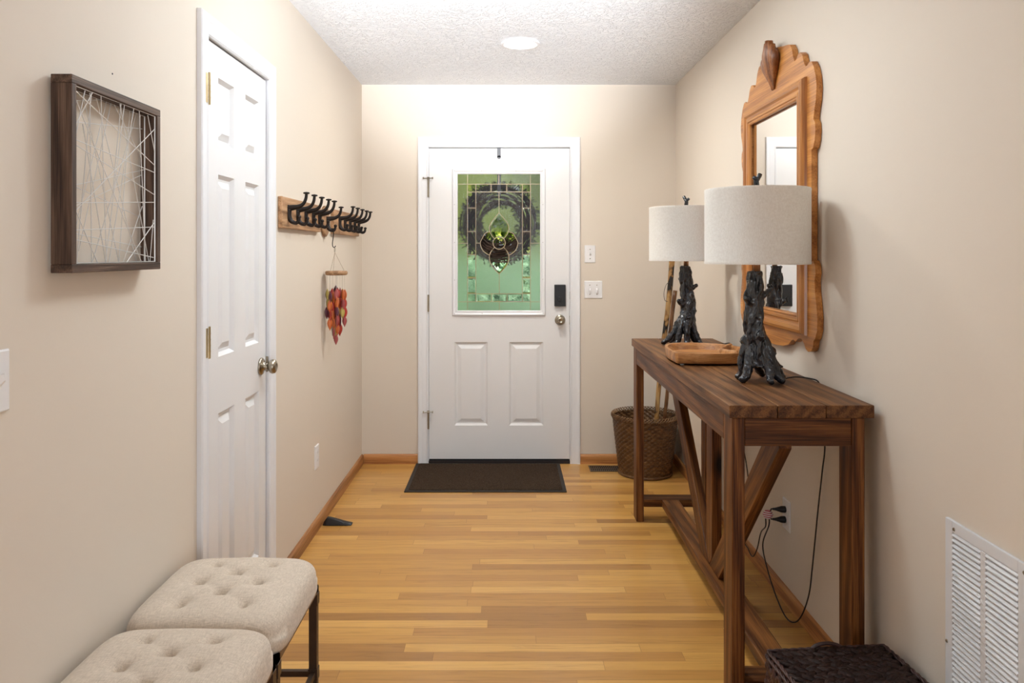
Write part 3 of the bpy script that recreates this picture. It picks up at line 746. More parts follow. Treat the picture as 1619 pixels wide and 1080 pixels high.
def plug(parent, y, z):
    b = B(); M = T(XR-.006, y, z) @ toward((-1, .12, 0))
    lathe(b, [(.0001,0),(.0125,0),(.0135,.006),(.0125,.018),(.0095,.026),(.0085,.030),(.0085,.032),(.0065,.033),(.0072,.036),(.0055,.037),(.0062,.041),(.0045,.042),(.005,.048),(.0028,.05),(.0028,.056)], 14, M)
    return mk('plug', b, BLACKP, parent, smooth=True)
zo = .345
plug(lampn, 3.0, zo+.021); plug(lampf, 3.0, zo-.019)
TAG = Vector((1.028, 3.010, .343))
EX = XR-.014
cord_obj([(.868+.09, 2.665, TZ+.004), (.985, 2.70, TZ+.004), (1.03, 2.72, TZ+.006), (1.066, 2.69, TZ+.005), (1.0865, 2.665, TZ-.004), (1.089, 2.655, TZ-.05)] +
         [R(1304,700,1.087), R(1300,745,1.086), R(1294,800,1.086), R(1288,860,1.085), R(1284,900,1.083), R(1279,940,1.074), R(1268,972,1.064), R(1256,984,1.055), R(1242,975,1.045), R(1226,940,1.046), R(1212,895,1.046), R(1206,860,1.046), TAG+Vector((.002,-.005,-.04)), TAG+Vector((.004,0,0)), (XR-.060, 3.007, zo+.021)], lampn)
cord_obj([(XR-.060, 3.007, zo-.019), TAG+Vector((-.006,.006,-.005)), TAG+Vector((-.006,.010,-.05)), R(1203,842,1.050), R(1197,868,1.055), R(1190,880,1.062), R(1183,868,1.07), R(1176,846,1.08), (1.089, 3.45, .35), (1.090, 3.62, .6), (1.0895, 3.705, .86), (1.0865, 3.71, TZ+.004), (1.05, 3.712, TZ+.005), (.96, 3.705, TZ+.004)], lampf)
# striped tag on cords
TM = NT('striped_tape'); wv = TM.n('ShaderNodeTexWave'); wv.inputs['Scale'].default_value = 42; wv.bands_direction = 'Z'; TM.l(TM.co(), wv.inputs['Vector'])
TM.base(TM.ramp(wv.outputs[1], [(.45,(.80,.76,.78)), (.55,(.45,.05,.08))]), .5)
b = B(); lathe(b, [(.0001,-.013),(.016,-.013),(.019,-.009),(.019,.009),(.016,.013),(.0001,.013)], 6, Matrix.Translation(TAG) @ toward((-.55,-.8,.2)))
tag(mk('cord_tag', b, TM.m, bevel=.003), 'red and white striped tag holding the lamp cords beside the outlet', 'cord tag')

# ------------------------------------------------------------------ wooden bowl
bw = thing('wooden_bowl', 'shallow carved wooden bowl with a low divider on the console table between the lamps', 'bowl', (.83, 3.2, TZ))
ol = sp2([(.668,3.09),(.672,3.035),(.700,3.028),(.80,3.012),(.90,3.018),(.965,3.05),(.992,3.14),(.985,3.25),(.93,3.34),(.84,3.385),(.74,3.375),(.685,3.30),(.666,3.19)], 5, True)
cxb, cyb = .83, 3.2
def sc(k, z): return [(cxb+(x-cxb)*k, cyb+(y-cyb)*k, z) for x, y in ol]
b = B(); z = TZ+.005
rows = [sc(.90,z), sc(.965,z+.004), sc(.985,z+.02), sc(1,z+.040), sc(.995,z+.045), sc(.93,z+.045), sc(.92,z+.041), sc(.86,z+.018), sc(.6,z+.012), sc(.3,z+.010), sc(.001,z+.010)]
V = grid_surf(b, rows, closev=True); b.faces.new(V[0][::-1]); mk('bowl_body', b, ACAC, bw, smooth=True).modifiers.new('e','EDGE_SPLIT').split_angle = math.radians(35)
b = B(); pts = spline([(.915,3.045,z+.036), (.890,3.12,z+.032), (.900,3.20,z+.028), (.945,3.27,z+.034), (.965,3.29,z+.036)], 6)
tube(b, pts, .010, 8, flat=1.8); mk('divider', b, ACAC, bw, smooth=True)
for (x, y) in ((.70,3.055),(.95,3.08),(.73,3.33),(.92,3.31)):
    b = B(); lathe(b, [(.008,0),(.008,.006),(.0001,.006)], 12, T(x, y, TZ)); mk('foot_pad', b, plain('clear_pad', (.6,.58,.55), .3) if 'clear_pad' not in bpy.data.materials else bpy.data.materials['clear_pad'], bw)

# ------------------------------------------------------------------ wicker basket + sticks
BX, BY = .862, 4.768; BH = .375
wk = thing('wicker_basket', 'round brown woven wicker basket in the corner by the entry door, holding walking sticks', 'basket', (BX, BY, 0))
def wick(r_of, rows_, z0, z1, amp, nst=30, inner=False):
    b = B(); P = []
    sub = 3; n = nst*4
    for i in range(rows_*sub+1):
        q = i/(rows_*sub); z = z0+(z1-z0)*q; rw = i/sub; ph = PI*int(rw)
        fz = math.sin(PI*(rw-int(rw)))
        row_ = []
        for k in range(n):
            a = 2*PI*k/n; rr_ = r_of(q)+amp*(.25+fz)*math.sin(nst*a+ph)
            row_.append((BX+rr_*math.cos(a), BY+rr_*math.sin(a), z+.0025*math.cos(nst*a+ph)))
        P.append(row_)
    V = grid_surf(b, P, closev=True)
    return b, V
b, V = wick(lambda q: .160+.040*q, 26, .008, BH-.018, .0042)
b.faces.new(V[0][::-1])
bo = mk('basket_body', b, WICK, wk, smooth=True); s_ = bo.modifiers.new('s', 'SOLIDIFY'); s_.thickness = .004; s_.offset = -1
b = B()
for k in range(60):
    a0 = 2*PI*k/60
    for s in (1, -1):
        pts = [(BX+(.2015+.008*math.sin(PI*j/5)*s)*math.cos(a0+.11*j/5*1.6), BY+(.2015+.008*math.sin(PI*j/5)*s)*math.sin(a0+.11*j/5*1.6), BH-.026+s*0+.028*(j/5 if s > 0 else 1-j/5)) for j in range(6)]
        tube(b, pts, .0030, 5)
mk('braided_rim', b, WICKR, wk, smooth=True)
b = B(); tube(b, [(BX+.162*math.cos(k*PI/24), BY+.162*math.sin(k*PI/24), .009) for k in range(48)], .0085, 8, closed=True); mk('base_ring', b, WICK, wk, smooth=True)
STM = NT('burnt_stick_wood'); STM.base(STM.ramp(STM.noise(STM.co((6,6,3)), 2.2, 3, .5, 1), [(.44,(.012,.008,.006)), (.50,(.28,.14,.045)), (.62,(.50,.31,.12))]), .25, 0, .5); STM = STM.m
STD = wood('dark_stick_wood', (.03,.012,.006), (.12,.05,.02), (.25,.12,.05), axis=2, gs=1.2, rough=.25, bump=.1)
def stick(name, p0, p1, r, mat, label, knobby):
    p0, p1 = Vector(p0), Vector(p1); t = thing(name, label, 'walking stick', tuple(p0)); pts = []; rs = []
    for j in range(30):
        q = j/29; p = p0.lerp(p1, q)+Vector((.006*math.sin(q*9+knobby), .004*math.cos(q*7), 0)); pts.append(p)
        rs.append(r*(1+.14*noise.noise(Vector((q*14, knobby, 0))))*(.8+.25*q))
    b = B(); tube(b, pts, rs, 14); mk('shaft', b, mat, t, smooth=True)
    q = p0.lerp(p1, .80)
    b = B(); tube(b, spline([q+Vector((r,0,.01)), q+Vector((-r*1.2,-r,0)), q+Vector((-r*2.2,-r,-.05)), q+Vector((-r*2.0,-r,-.10)), q+Vector((-r*.9,-r,-.11))], 5), .0018, 6); mk('wrist_loop', b, CORDM, t, smooth=True)
stick('walking_stick', (.895,4.735,.014), (1.050,4.800,1.47), .017, STM, 'pale walking stick with burnt black marks leaning in the wicker basket', 1.)
stick('walking_stick', (.940,4.715,.014), (1.035,4.705,1.14), .0125, STD, 'shorter dark brown walking stick leaning in the wicker basket', 4.)

# ------------------------------------------------------------------ dark storage basket
sb = thing('storage_basket', 'dark brown lidded box basket of thick woven plant braid in front of the console table', 'basket', (.905, 1.962, 0), math.radians(5))
Wd, Dp, Ht = .345, .345, .262
rnd = random.Random(11)
def braid_plane(b, org, ux, uy, nrm, la, lb, pitch=.032, ln=.036):
    ux, uy, nrm = Vector(ux), Vector(uy), Vector(nrm); nr = int(lb/pitch); nc = int(la/(ln*.62))
    Mb = Matrix((( ux.x, uy.x, nrm.x), (ux.y, uy.y, nrm.y), (ux.z, uy.z, nrm.z))).to_4x4()
    for i in range(nr):
        for j in range(nc):
            for s in (-1, 1):
                u = (j+.5+(.5 if s > 0 else 0))*la/(nc+.5); v_ = (i+.5)*lb/nr+s*pitch*.22
                rot = Mb @ Matrix.Rotation(s*.62+rnd.uniform(-.14,.14), 4, 'Z') @ Matrix.Rotation(rnd.uniform(-.2,.2), 4, 'Y')
                ellipsoid(b, Vector(org)+ux*u+uy*v_+nrm*rnd.uniform(-.001,.0025), (ln*.66*rnd.uniform(.9,1.12), pitch*.34*rnd.uniform(.85,1.15), .0075), rot, 7, 5)
def rope(b, p0, p1, r=.005, tw=90):
    p0, p1 = Vector(p0), Vector(p1); d = p1-p0; L_ = d.length; d.normalize()
    a = d.orthogonal().normalized(); c_ = d.cross(a); n = int(L_/.004)
    for s in range(3):
        tube(b, [p0+d*L_*j/n+(a*math.cos(tw*L_*j/n+s*2.094)+c_*math.sin(tw*L_*j/n+s*2.094))*r*.55 for j in range(n+1)], r*.62, 5)
hw, hd = Wd/2, Dp/2
b = B(); box(b, (-hw+.008,-hd+.008,.004), (hw-.008,hd-.008,Ht-.012))
braid_plane(b, (-hw+.006,-hd,.01), (0,0,1), (0,1,0), (-1,0,0), Ht-.03, Dp)
braid_plane(b, (hw-.006,-hd,.01), (0,0,1), (0,1,0), (1,0,0), Ht-.03, Dp)
braid_plane(b, (-hw,-hd+.006,.01), (0,0,1), (1,0,0), (0,-1,0), Ht-.03, Wd)
braid_plane(b, (-hw,hd-.006,.01), (0,0,1), (1,0,0), (0,1,0), Ht-.03, Wd)
mk('basket_body', b, HYACR, sb, world=False, smooth=True)
b = B(); box(b, (-hw+.006,-hd+.006,Ht-.008), (hw-.006,hd-.006,Ht+.004))
braid_plane(b, (-hw+.01,-hd+.006,Ht+.006), (1,0,0), (0,1,0), (0,0,1), Wd-.02, Dp-.012, .036, .044)
lid = mk('lid', b, HYAC, sb, world=False, smooth=True)
b = B()
cs = [(-hw,-hd),(hw,-hd),(hw,hd),(-hw,hd)]
for i in range(4):
    for dz, ins in ((Ht+.008,.004),(Ht-.006,.0)):
        p, q = cs[i], cs[(i+1) % 4]; k = 1-ins/hw; rope(b, (p[0]*k, p[1]*k, dz), (q[0]*k, q[1]*k, dz), .0055)
mk('rope_edge', b, HYACR, sb, world=False, smooth=True)
b = B(); tube(b, spline([(-.045,hd-.004,Ht+.006), (-.03,hd-.004,Ht+.018), (0,hd-.006,Ht+.024), (.03,hd-.004,Ht+.017), (.048,hd-.004,Ht+.006)], 6), .0055, 8); mk('handle', b, HYACR, sb, world=False, smooth=True)

# ------------------------------------------------------------------ wall return grille
vg = thing('wall_vent_grille', 'white louvred air return grille low on the right wall at the edge of the photo', 'vent', (XR, 1.752, .105))
Y0v, Y1v, Z0v, Z1v = 1.600, 1.905, .105, .715
cols = [(1.634,1.745),(1.764,1.875)]; hz = .62*0
b = B(); zt0, zt1 = Z0v+.032, Z1v-.028
def vbox(y0, y1, z0, z1, h0=0, h1=.0085): box(b, (XR-h1, y0, z0), (XR-h0, y1, z1))
vbox(Y0v, 1.634, Z0v, Z1v); vbox(1.875, Y1v, Z0v, Z1v); vbox(1.745, 1.764, zt0, zt1); vbox(1.634, 1.875, zt1, Z1v); vbox(1.634, 1.875, Z0v, zt0)
mk('grille_frame', b, VENTM, vg, bevel=.0015)
mk('duct_recess', boxb((XR-.0008, 1.63, zt0), (XR-.0002, 1.88, zt1)), VDARK, vg)
for (a, c_) in cols:
    b = B(); n = 42
    for i in range(n):
        z = zt0+(i+.2)*(zt1-zt0)/n; p = (zt1-zt0)/n
        P = [[(XR-.0012, y, z+p*1.0), (XR-.0095, y, z+p*.36), (XR-.0100, y, z+p*.22), (XR-.0088, y, z+p*.26), (XR-.0010, y, z+p*.88)] for y in (a, c_)]
        V = grid_surf(b, P, closev=True); b.faces.new(V[0]); b.faces.new(V[1][::-1])
    mk('louvres', b, VENTM, vg)
for (y, z) in ((1.867, .697), (1.613, .697), (1.897, .41), (1.867, .122), (1.613,.122)):
    b = B(); lathe(b, [(.0045,0),(.0038,.002),(.0001,.0028)], 12, T(XR-.0085, y, z) @ toward((-1,0,0))); mk('screw', b, NICK, vg)
# floor register
fr = thing('floor_register', 'small brown slotted metal floor register between the entry door and the wicker basket', 'vent', (.67, 4.86, 0))
b = boxb((.525,4.795,0),(.815,4.802,.004),(.525,4.918,0),(.815,4.925,.004),(.525,4.802,0),(.535,4.918,.004),(.805,4.802,0),(.815,4.918,.004),(.535,4.858,0),(.805,4.864,.004))
for i in range(22): x = .541+i*.0122; box(b, (x,4.802,0), (x+.005,4.918,.0035))
mk('register_grate', b, BRNM, fr); mk('register_recess', boxb((.53,4.80,0),(.81,4.92,.001)), VDARK, fr)

# ------------------------------------------------------------------ doormat
mt = thing('door_mat', 'dark brown rectangular doormat in front of the entry door', 'mat', (-.12, 4.67, 0))
mk('mat_border', boxb((-.588,4.380,0),(.345,4.970,.006)), RUBBER, mt, bevel=.002)
b = B(); n, m = 160, 100
P = [[(-.565+.887*i/n, 4.402+.546*j/m, .0075+.0022*noise.noise(Vector((i*.9, j*.9, 0)))+(.0015 if (i//2+j//2) % 2 else 0)) for j in range(m+1)] for i in range(n+1)]
grid_surf(b, P); mk('mat_pile', b, MATM, mt)
# door wedge
b = B(); P = []
for j in range(9):
    q = j/8; x = -.925+.145*q; wdt = .020*(1 if 0 < j < 8 else .8); hh = [.016,.040,.037,.032,.027,.022,.017,.013,.009][j]
    P.append([(x, 3.862-wdt, .001), (x, 3.862+wdt, .001), (x, 3.862+wdt, .006), (x+.003, 3.862+wdt*.62, hh), (x+.003, 3.862-wdt*.62, hh), (x, 3.862-wdt, .006)])
V = grid_surf(b, P, closev=True); b.faces.new(V[0][::-1]); b.faces.new(V[-1])
tag(mk('door_wedge', b, BLACKP, bevel=.003), 'black rubber wedge doorstop on the oak floor by the left baseboard', 'doorstop')
# over-the-door hanger
hx = -.050
b = boxb((hx-.012, SY-.0035, 1.995), (hx+.012, SY-.001, 2.0555), (hx-.012, SY-.0035, 2.0540), (hx+.012, SY+.049, 2.0560), (hx-.012, SY+.046, 1.75), (hx+.012, SY+.049, 2.056))
lathe(b, [(.012,-.0012),(.012,.0013)], 16, T(hx, SY-.0022, 1.995) @ RX)
box(b, (hx-.008, SY+.049, 1.75), (hx+.008, SY+.085, 1.754)); box(b, (hx-.008, SY+.083, 1.75), (hx+.008, SY+.086, 1.775))
tag(mk('wreath_hanger', b, GRAYM), 'dark grey metal hanger strap hooked over the top of the entry door', 'hanger')

# ------------------------------------------------------------------ coat racks
HU = [(0,0),(.018,.003),(.045,.008),(.064,.020),(.074,.040),(.077,.062)]
HL = [(.002,-.004),(.002,-.030),(.012,-.053),(.030,-.062),(.042,-.055),(.046,-.040)]
def hook_bm(X0, y, z, k=1.0):
    b = B()
    box(b, (X0-.001, y-.010, z-.045), (X0+.004, y+.010, z+.014))
    U = spline([(X0+d*k, y, z+h_*k) for d, h_ in HU], 5); tube(b, U, lerp_list([.014,.012,.0095,.0075,.0068,.006], len(U)), 10)
    L_ = spline([(X0+d*k, y, z+h_*k) for d, h_ in HL], 5); tube(b, L_, lerp_list([.014,.0115,.009,.0075,.006], len(L_)), 10)
    lathe(b, [(.0001,-.003),(.011,-.001),(.0145,.002),(.012,.006),(.0001,.008)], 14, T(X0+.077*k, y, z+.062*k))
    ellipsoid(b, (X0+.046*k, y, z-.036*k), (.0095,.0095,.008))
    return b
def rack(y0, y1, ys, label):
    t = thing('coat_rack', label, 'coat rack', (XL, (y0+y1)/2, 1.475), 0, 'wall coat racks of five hooks')
    mk('rack_board', boxb((XL+.001, y0, 1.475), (XL+.020, y1, 1.606)), RACKW, t, bevel=.003)
    for y in ys: mk('hook', hook_bm(XL+.020, y, 1.560), IRON, t, smooth=True)
rack(3.150, 3.805, (3.235,3.370,3.505,3.640,3.760), 'wooden coat rack with five black iron hooks, the nearer one beside the closet door')
rack(4.090, 4.790, (4.215,4.350,4.490,4.630,4.750), 'wooden coat rack with five black iron hooks, the farther one near the corner')
ch = thing('coat_hook', 'single black iron hook on a round wooden plaque between the two coat racks', 'hook', (XL, 3.945, 1.46))
b = B(); lathe(b, [(.0001,0),(.078,0),(.080,.004),(.080,.010),(.072,.015),(.060,.016),(.0001,.016)], 36, T(XL+.001, 3.945, 1.535) @ toward((1,0,0))); mk('plaque', b, RACKW, ch)
b = hook_bm(XL+.017, 3.945, 1.545, .95); mk('hook', b, IRON, ch, smooth=True)
# S hook and wind chime
hy = 3.945; hxx = XL+.017+.030*.95; hz_ = 1.545-.062*.95+.0105
b = B(); tube(b, spline([(hxx-.010,hy,hz_-.012),(hxx-.006,hy,hz_-.001),(hxx+.002,hy,hz_),(hxx+.007,hy,hz_-.012),(hxx+.004,hy,hz_-.04),(hxx,hy,hz_-.075),(hxx+.002,hy,hz_-.092),(hxx+.010,hy,hz_-.097),(hxx+.016,hy,hz_-.088)], 5), .0022, 7)
tag(mk('s_hook', b, IRON, smooth=True), 'small black metal S-shaped hook holding the wind chime below the round plaque', 'hook')
WCX, WCY = hxx+.012, hy
wc = thing('wind_chime', 'wind chime of red, orange and yellow leaf pieces hanging from a wooden disc', 'wind chime', (WCX, WCY, .92))
zr = hz_-.1
b = B(); tube(b, [(WCX, WCY+.011*math.cos(a*PI/9), zr-.003+.011*math.sin(a*PI/9)-.006) for a in range(18)], .0014, 6, closed=True); mk('hanging_ring', b, NICK, wc, smooth=True)
ZD = 1.268
DCX = max(WCX, XL+.063)
b = B()
for a in (.4, 2.5, 4.6): tube(b, [(WCX, WCY, zr-.022), (DCX+.042*math.cos(a), WCY+.042*math.sin(a), ZD+.012)], .0007, 5)
mk('hanging_cord', b, plain('tan_cord', (.35,.25,.16), .8), wc)
b = B(); P = []
for rr_, z in ((.0001,ZD-.010),(.050,ZD-.011),(.056,ZD-.006),(.057,ZD+.006),(.052,ZD+.011),(.0001,ZD+.012)):
    P.append([(DCX+rr_*(1+.05*math.sin(3*a*PI/14+1))*math.cos(a*PI/14), WCY+rr_*(1+.05*math.sin(3*a*PI/14+1))*math.sin(a*PI/14), z) for a in range(28)])
grid_surf(b, P, closev=True); mk('wooden_disc', b, RACKW, wc, smooth=True)
leafc = {'red': (.48,.045,.03), 'orange': (.62,.15,.04), 'yellow': (.50,.38,.10), 'plum': (.13,.030,.055), 'rose': (.42,.09,.09), 'grey': (.38,.33,.26)}
LM = {}
for k, c_ in leafc.items():
    m = NT('leaf_'+k); m.base(c_, .3); m.b.inputs['Transmission Weight'].default_value = .15; LM[k] = m.m
def leaf_bm(c, ang, s=1.0):
    b = B(); P = []; n = 10; d = Vector((math.cos(ang), math.sin(ang), 0)); nn = Vector((-math.sin(ang), math.cos(ang), 0))
    A = []
    for i in range(n+1):
        q = i/n; wdt = .0128*s*math.sin(PI*q**.9)**1.15+.0002; z = c[2]+.033*s-.066*s*q
        A.append([Vector((c[0],c[1],z))-d*wdt+nn*.0015, Vector((c[0],c[1],z))+nn*-.001, Vector((c[0],c[1],z))+d*wdt+nn*.0015])
    grid_surf(b, A); return b
rnd = random.Random(5); sb_ = B()
seq = ['red','yellow','plum','orange','rose','red','grey','orange','yellow','plum','rose']
stk = [(0,0,6)]+[(.020*math.cos(a), .020*math.sin(a), 5) for a in (.3,1.6,2.9,4.2,5.4)]+[(.044*math.cos(a+.2), .044*math.sin(a+.2), n) for a, n in ((0,4),(.8,3),(1.6,4),(2.4,3),(3.2,3),(4.,4),(4.8,4),(5.6,3))]
for i, (dx, dy, n) in enumerate(stk):
    zt = 1.190-rnd.uniform(0,.03); ze = zt-.047*n
    tube(sb_, [(DCX+dx, WCY+dy, ZD-.009), (DCX+dx, WCY+dy, ze+.03)], .0005, 4)
    for j in range(n):
        lf = mk('leaf', leaf_bm((DCX+dx, WCY+dy, zt-.045*j-.02), rnd.uniform(-1.0, .9), rnd.uniform(.9, 1.12)), LM[seq[(i*3+j*2+rnd.randint(0,2)) % len(seq)]], wc, smooth=True)
        so2 = lf.modifiers.new('s', 'SOLIDIFY'); so2.thickness = .0012
mk('string', sb_, plain('pale_string', (.6,.55,.48), .7), wc)

# ------------------------------------------------------------------ string art
XFc, XBk = -.893, -.937
AY0, AY1, AZ0, AZ1 = 1.572, 1.975, 1.330, 1.740
sa = thing('string_art_frame', 'square dark wood box frame strung with silver wire on the left wall', 'wall art', (XL, (AY0+AY1)/2, AZ0))
tk = .018
def fb(p0, p1, a, c_, xd): 
    p0, p1 = Vector(p0), Vector(p1); ax = (p1-p0); Ln = ax.length; ax.normalize(); xd = Vector(xd); yd = ax.cross(xd); M = Matrix.Identity(4)
    for i in range(3): M[i][0] = ax[i]; M[i][1] = xd[i]; M[i][2] = yd[i]; M[i][3] = p0[i]
    b = B(); box(b, (0,-a/2,-c_/2), (Ln,a/2,c_/2)); mk('frame_side', b, RUST, sa, M=M, world=False, bevel=.0015)
xc = (XFc+XBk)/2; dd = XFc-XBk
fb((xc, AY0, AZ1-tk/2), (xc, AY1, AZ1-tk/2), dd, tk, (1,0,0)); fb((xc, AY0, AZ0+tk/2), (xc, AY1, AZ0+tk/2), dd, tk, (1,0,0))
fb((xc, AY0+tk/2, AZ0+tk), (xc, AY0+tk/2, AZ1-tk), dd, tk, (1,0,0)); fb((xc, AY1-tk/2, AZ0+tk), (xc, AY1-tk/2, AZ1-tk), dd, tk, (1,0,0))
def Lp(x, y, X):
    px, py = 40+x/2.842, 80+y/2.842; s = (px-VX)/X; p = Vector((X, F/s, HC+(400-py)/s))
    p.y = min(max(p.y, AY0+tk+.001), AY1-tk-.001); p.z = min(max(p.z, AZ0+tk+.001), AZ1-tk-.001); return p
front = [((225,180),(580,515)),((583,352),(212,725)),((222,398),(580,548)),((222,420),(580,648)),((215,683),(578,682)),((213,806),(578,793)),((213,848),(576,930)),((578,775),(455,955)),
 ((268,180),(222,400)),((297,190),(230,955)),((340,205),(365,955)),((425,240),(555,955)),((445,245),(360,955)),((487,262),(375,955)),((512,272),(540,955)),((550,290),(582,460)),((228,222),(522,955)),((258,330),(362,955)),((290,190),(298,955)),((300,190),(222,340)),((212,700),(325,955)),((575,760),(560,955)),((430,240),(395,620))]
rear = [((385,235),(240,900)),((222,320),(525,352)),((222,605),(535,535)),((222,700),(520,560)),((222,610),(520,750)),((213,820),(520,882)),((400,230),(520,480)),((470,250),(420,955)),((225,225),(340,210)),((320,215),(500,955)),((260,200),(420,955)),((213,930),(240,955)),((525,700),(440,955)),((365,215),(225,800)),((500,280),(300,955))]
b = B()
for a, c_ in front: tube(b, [Lp(*a, XFc-.006), Lp(*c_, XFc-.006)], .0011, 6)
mk('front_wires', b, STEELW, sa)
b = B()
for a, c_ in rear: tube(b, [Lp(*a, XBk+.012), Lp(*c_, XBk+.012)], .0010, 6)
mk('rear_wires', b, STEELW, sa)
b = B(); a0, a1, c0, c1 = AY0+tk+.002, AY1-tk-.002, AZ0+tk+.002, AZ1-tk-.002
for X in (XFc-.006, XBk+.012): tube(b, [(X,a0,c0),(X,a1,c0),(X,a1,c1),(X,a0,c1)], .0018, 6, closed=True)
mk('border_wire', b, STEELW, sa)
# nail hole above
b = B(); lathe(b, [(.0022,0),(.0022,.001),(.0001,.0012)], 8, T(XL, 1.83, 1.80) @ toward((1,0,0))); tag(mk('nail', b, IRON), 'tiny dark nail in the left wall above the string art', 'nail')

# ------------------------------------------------------------------ stools
SWX, SDY = .398, .414
def make_stool(cx, cy, label):
    t = thing('tufted_stool', label, 'stool', (cx, cy, 0), 0, 'matching tufted linen stools')
    M0 = wm(t)
    n = 72; tuf = [(-.078,.118),(.078,.118),(0,.058),(-.078,0),(.078,0),(0,-.058),(-.078,-.118),(.078,-.118)]
    def seatp(u, v_):
        # superellipse mapping
        x = u*SWX/2; y = v_*SDY/2
        r = (abs(u)**6+abs(v_)**6)
        z = .442+.062*max(0, 1-r)**.34
        z += .014*(1-u*u)*(1-v_*v_)
        for a, c_ in tuf:
            d2 = (x-a)**2+(y-c_)**2; d_ = math.sqrt(d2)
            z -= .030*math.exp(-d_/.021)
        # pull lines between tufts (diamond creases)
        for (a, c_) in ((0,.058),(0,-.058)):
            for sx in (-1, 1):
                for sy in (-1, 1):
                    ex_, ey_ = sx*.078, sy*.058; L2 = ex_*ex_+ey_*ey_
                    k = max(0, min(1, ((x-a)*ex_+(y-c_)*ey_)/L2)); d_ = math.hypot(x-a-k*ex_, y-c_-k*ey_)
                    z -= .0042*math.exp(-(d_/.010)**2)
        return (x, y, z)
    b = B(); P = []
    def mp(i): 
        q = -1+2*i/n; return math.copysign(1-(1-abs(q))**1.35, q)
    for i in range(n+1):
        P.append([])
        for j in range(n+1):
            u, v_ = mp(i), mp(j)
            mxv = max(abs(u), abs(v_)); rr_ = (abs(u)**7+abs(v_)**7)**(1/7)
            if rr_ > 1e-6: u2, v2 = u*mxv/rr_, v_*mxv/rr_
            else: u2, v2 = u, v_
            P[-1].append(seatp(u2, v2))
    V = grid_surf(b, P)
    # skirt down to frame
    loop = [V[i][0] for i in range(n+1)]+[V[n][j] for j in range(1, n+1)]+[V[i][n] for i in range(n-1, -1, -1)]+[V[0][j] for j in range(n-1, 0, -1)]
    prev = loop
    for (k, z) in ((1.004,.430),(1.0,.418),(.985,.410),(.9,.409)):
        cur = [b.verts.new((v_.co.x*k if k != 1.004 else v_.co.x, v_.co.y*k if k != 1.004 else v_.co.y, z)) for v_ in loop]
        for i in range(len(loop)): b.faces.new((prev[i], prev[(i+1) % len(loop)], cur[(i+1) % len(loop)], cur[i]))
        prev = cur
    b.faces.new(prev)
    seat = mk('seat_cushion', b, LINEN, t, world=False, smooth=True)
    for a, c_ in tuf:
        bb = B(); zz = seatp(a*2/SWX, c_*2/SDY)[2] if False else .4985+.008*(1-(a*2/SWX)**2)*(1-(c_*2/SDY)**2)-.013-.0035
        zz = seatp(a/(SWX/2), c_/(SDY/2))[2]
        ellipsoid(bb, (a, c_, zz+.0005), (.006,.006,.002)); mk('tuft_button', bb, LINEN, seat, world=False, M=M0, smooth=True)
    hx_, hy_ = SWX/2-.011, SDY/2-.008; lw = .023
    for sx in (-1, 1):
        for sy in (-1, 1):
            x, y = sx*(hx_-lw/2), sy*(hy_-lw/2)
            lg = mk('leg', boxb((x-lw/2, y-lw/2, 0), (x+lw/2, y+lw/2, .400)), BRONZE, t, world=False, bevel=.0015)
            for z in (.160, .375):
                mk('collar', boxb((x-lw/2-.002, y-lw/2-.002, z-.017), (x+lw/2+.002, y+lw/2+.002, z+.017)), BRONZE, lg, world=False, M=M0, bevel=.001)
    b = boxb((-hx_,-hy_,.392),(hx_,-hy_+.02,.410),(-hx_,hy_-.02,.392),(hx_,hy_,.410),(-hx_,-hy_,.392),(-hx_+.02,hy_,.410),(hx_-.02,-hy_,.392),(hx_,hy_,.410))
    mk('seat_frame', b, plain('oak_seat_rail', (.20,.12,.065), .5) if 'oak_seat_rail' not in bpy.data.materials else bpy.data.materials['oak_seat_rail'], t, world=False)
    for sx in (-1, 1):
        x = sx*(hx_-lw/2); mk('side_stretcher', boxb((x-.007,-hy_+lw,.152),(x+.007,hy_-lw,.168)), BRONZE, t, world=False)
    for sy in (-1, 1):
        y = sy*(hy_-lw/2); mk('cross_stretcher', boxb((-hx_+lw,y-.007,.152),(hx_-lw,y+.007,.168)), BRONZE, t, world=False)
    return t
make_stool(-.733, 2.020, 'beige tufted linen stool on dark legs, the farther of two, beside the closet door')
make_stool(-.733, 1.605, 'beige tufted linen stool cut by the bottom edge of the photo, nearer of two')

# ------------------------------------------------------------------ outside
LEAFA = NT('green_leaves'); LEAFA.base(LEAFA.ramp(LEAFA.noise(LEAFA.co(), 9, 3), [(.35,(.06,.14,.01)), (.52,(.33,.42,.05)), (.72,(.66,.68,.12))]), .5)
LEAFB = NT('blue_green_leaves'); LEAFB.base(LEAFB.ramp(LEAFB.noise(LEAFB.co(), 9, 3), [(.35,(.12,.26,.13)), (.52,(.32,.55,.33)), (.75,(.62,.80,.58))]), .5)
for m_ in (LEAFA, LEAFB): m_.b.inputs['Subsurface Weight'].default_value = 0
struct('floor_porch', boxb((-2.2, YB+.12, -.10), (2.4, 7.0, -.02)), plain('porch_concrete', (.45,.44,.42), .8, bump=.2, bscale=40)).name = 'floor_porch'
b = B(); box(b, (-14, 7.0, -.3), (14, 30, -.10)); tag(mk('lawn', b, plain('lawn_green', (.16,.32,.10), .9, var=.35)), 'green lawn beyond the entry door', 'lawn', kind='structure')
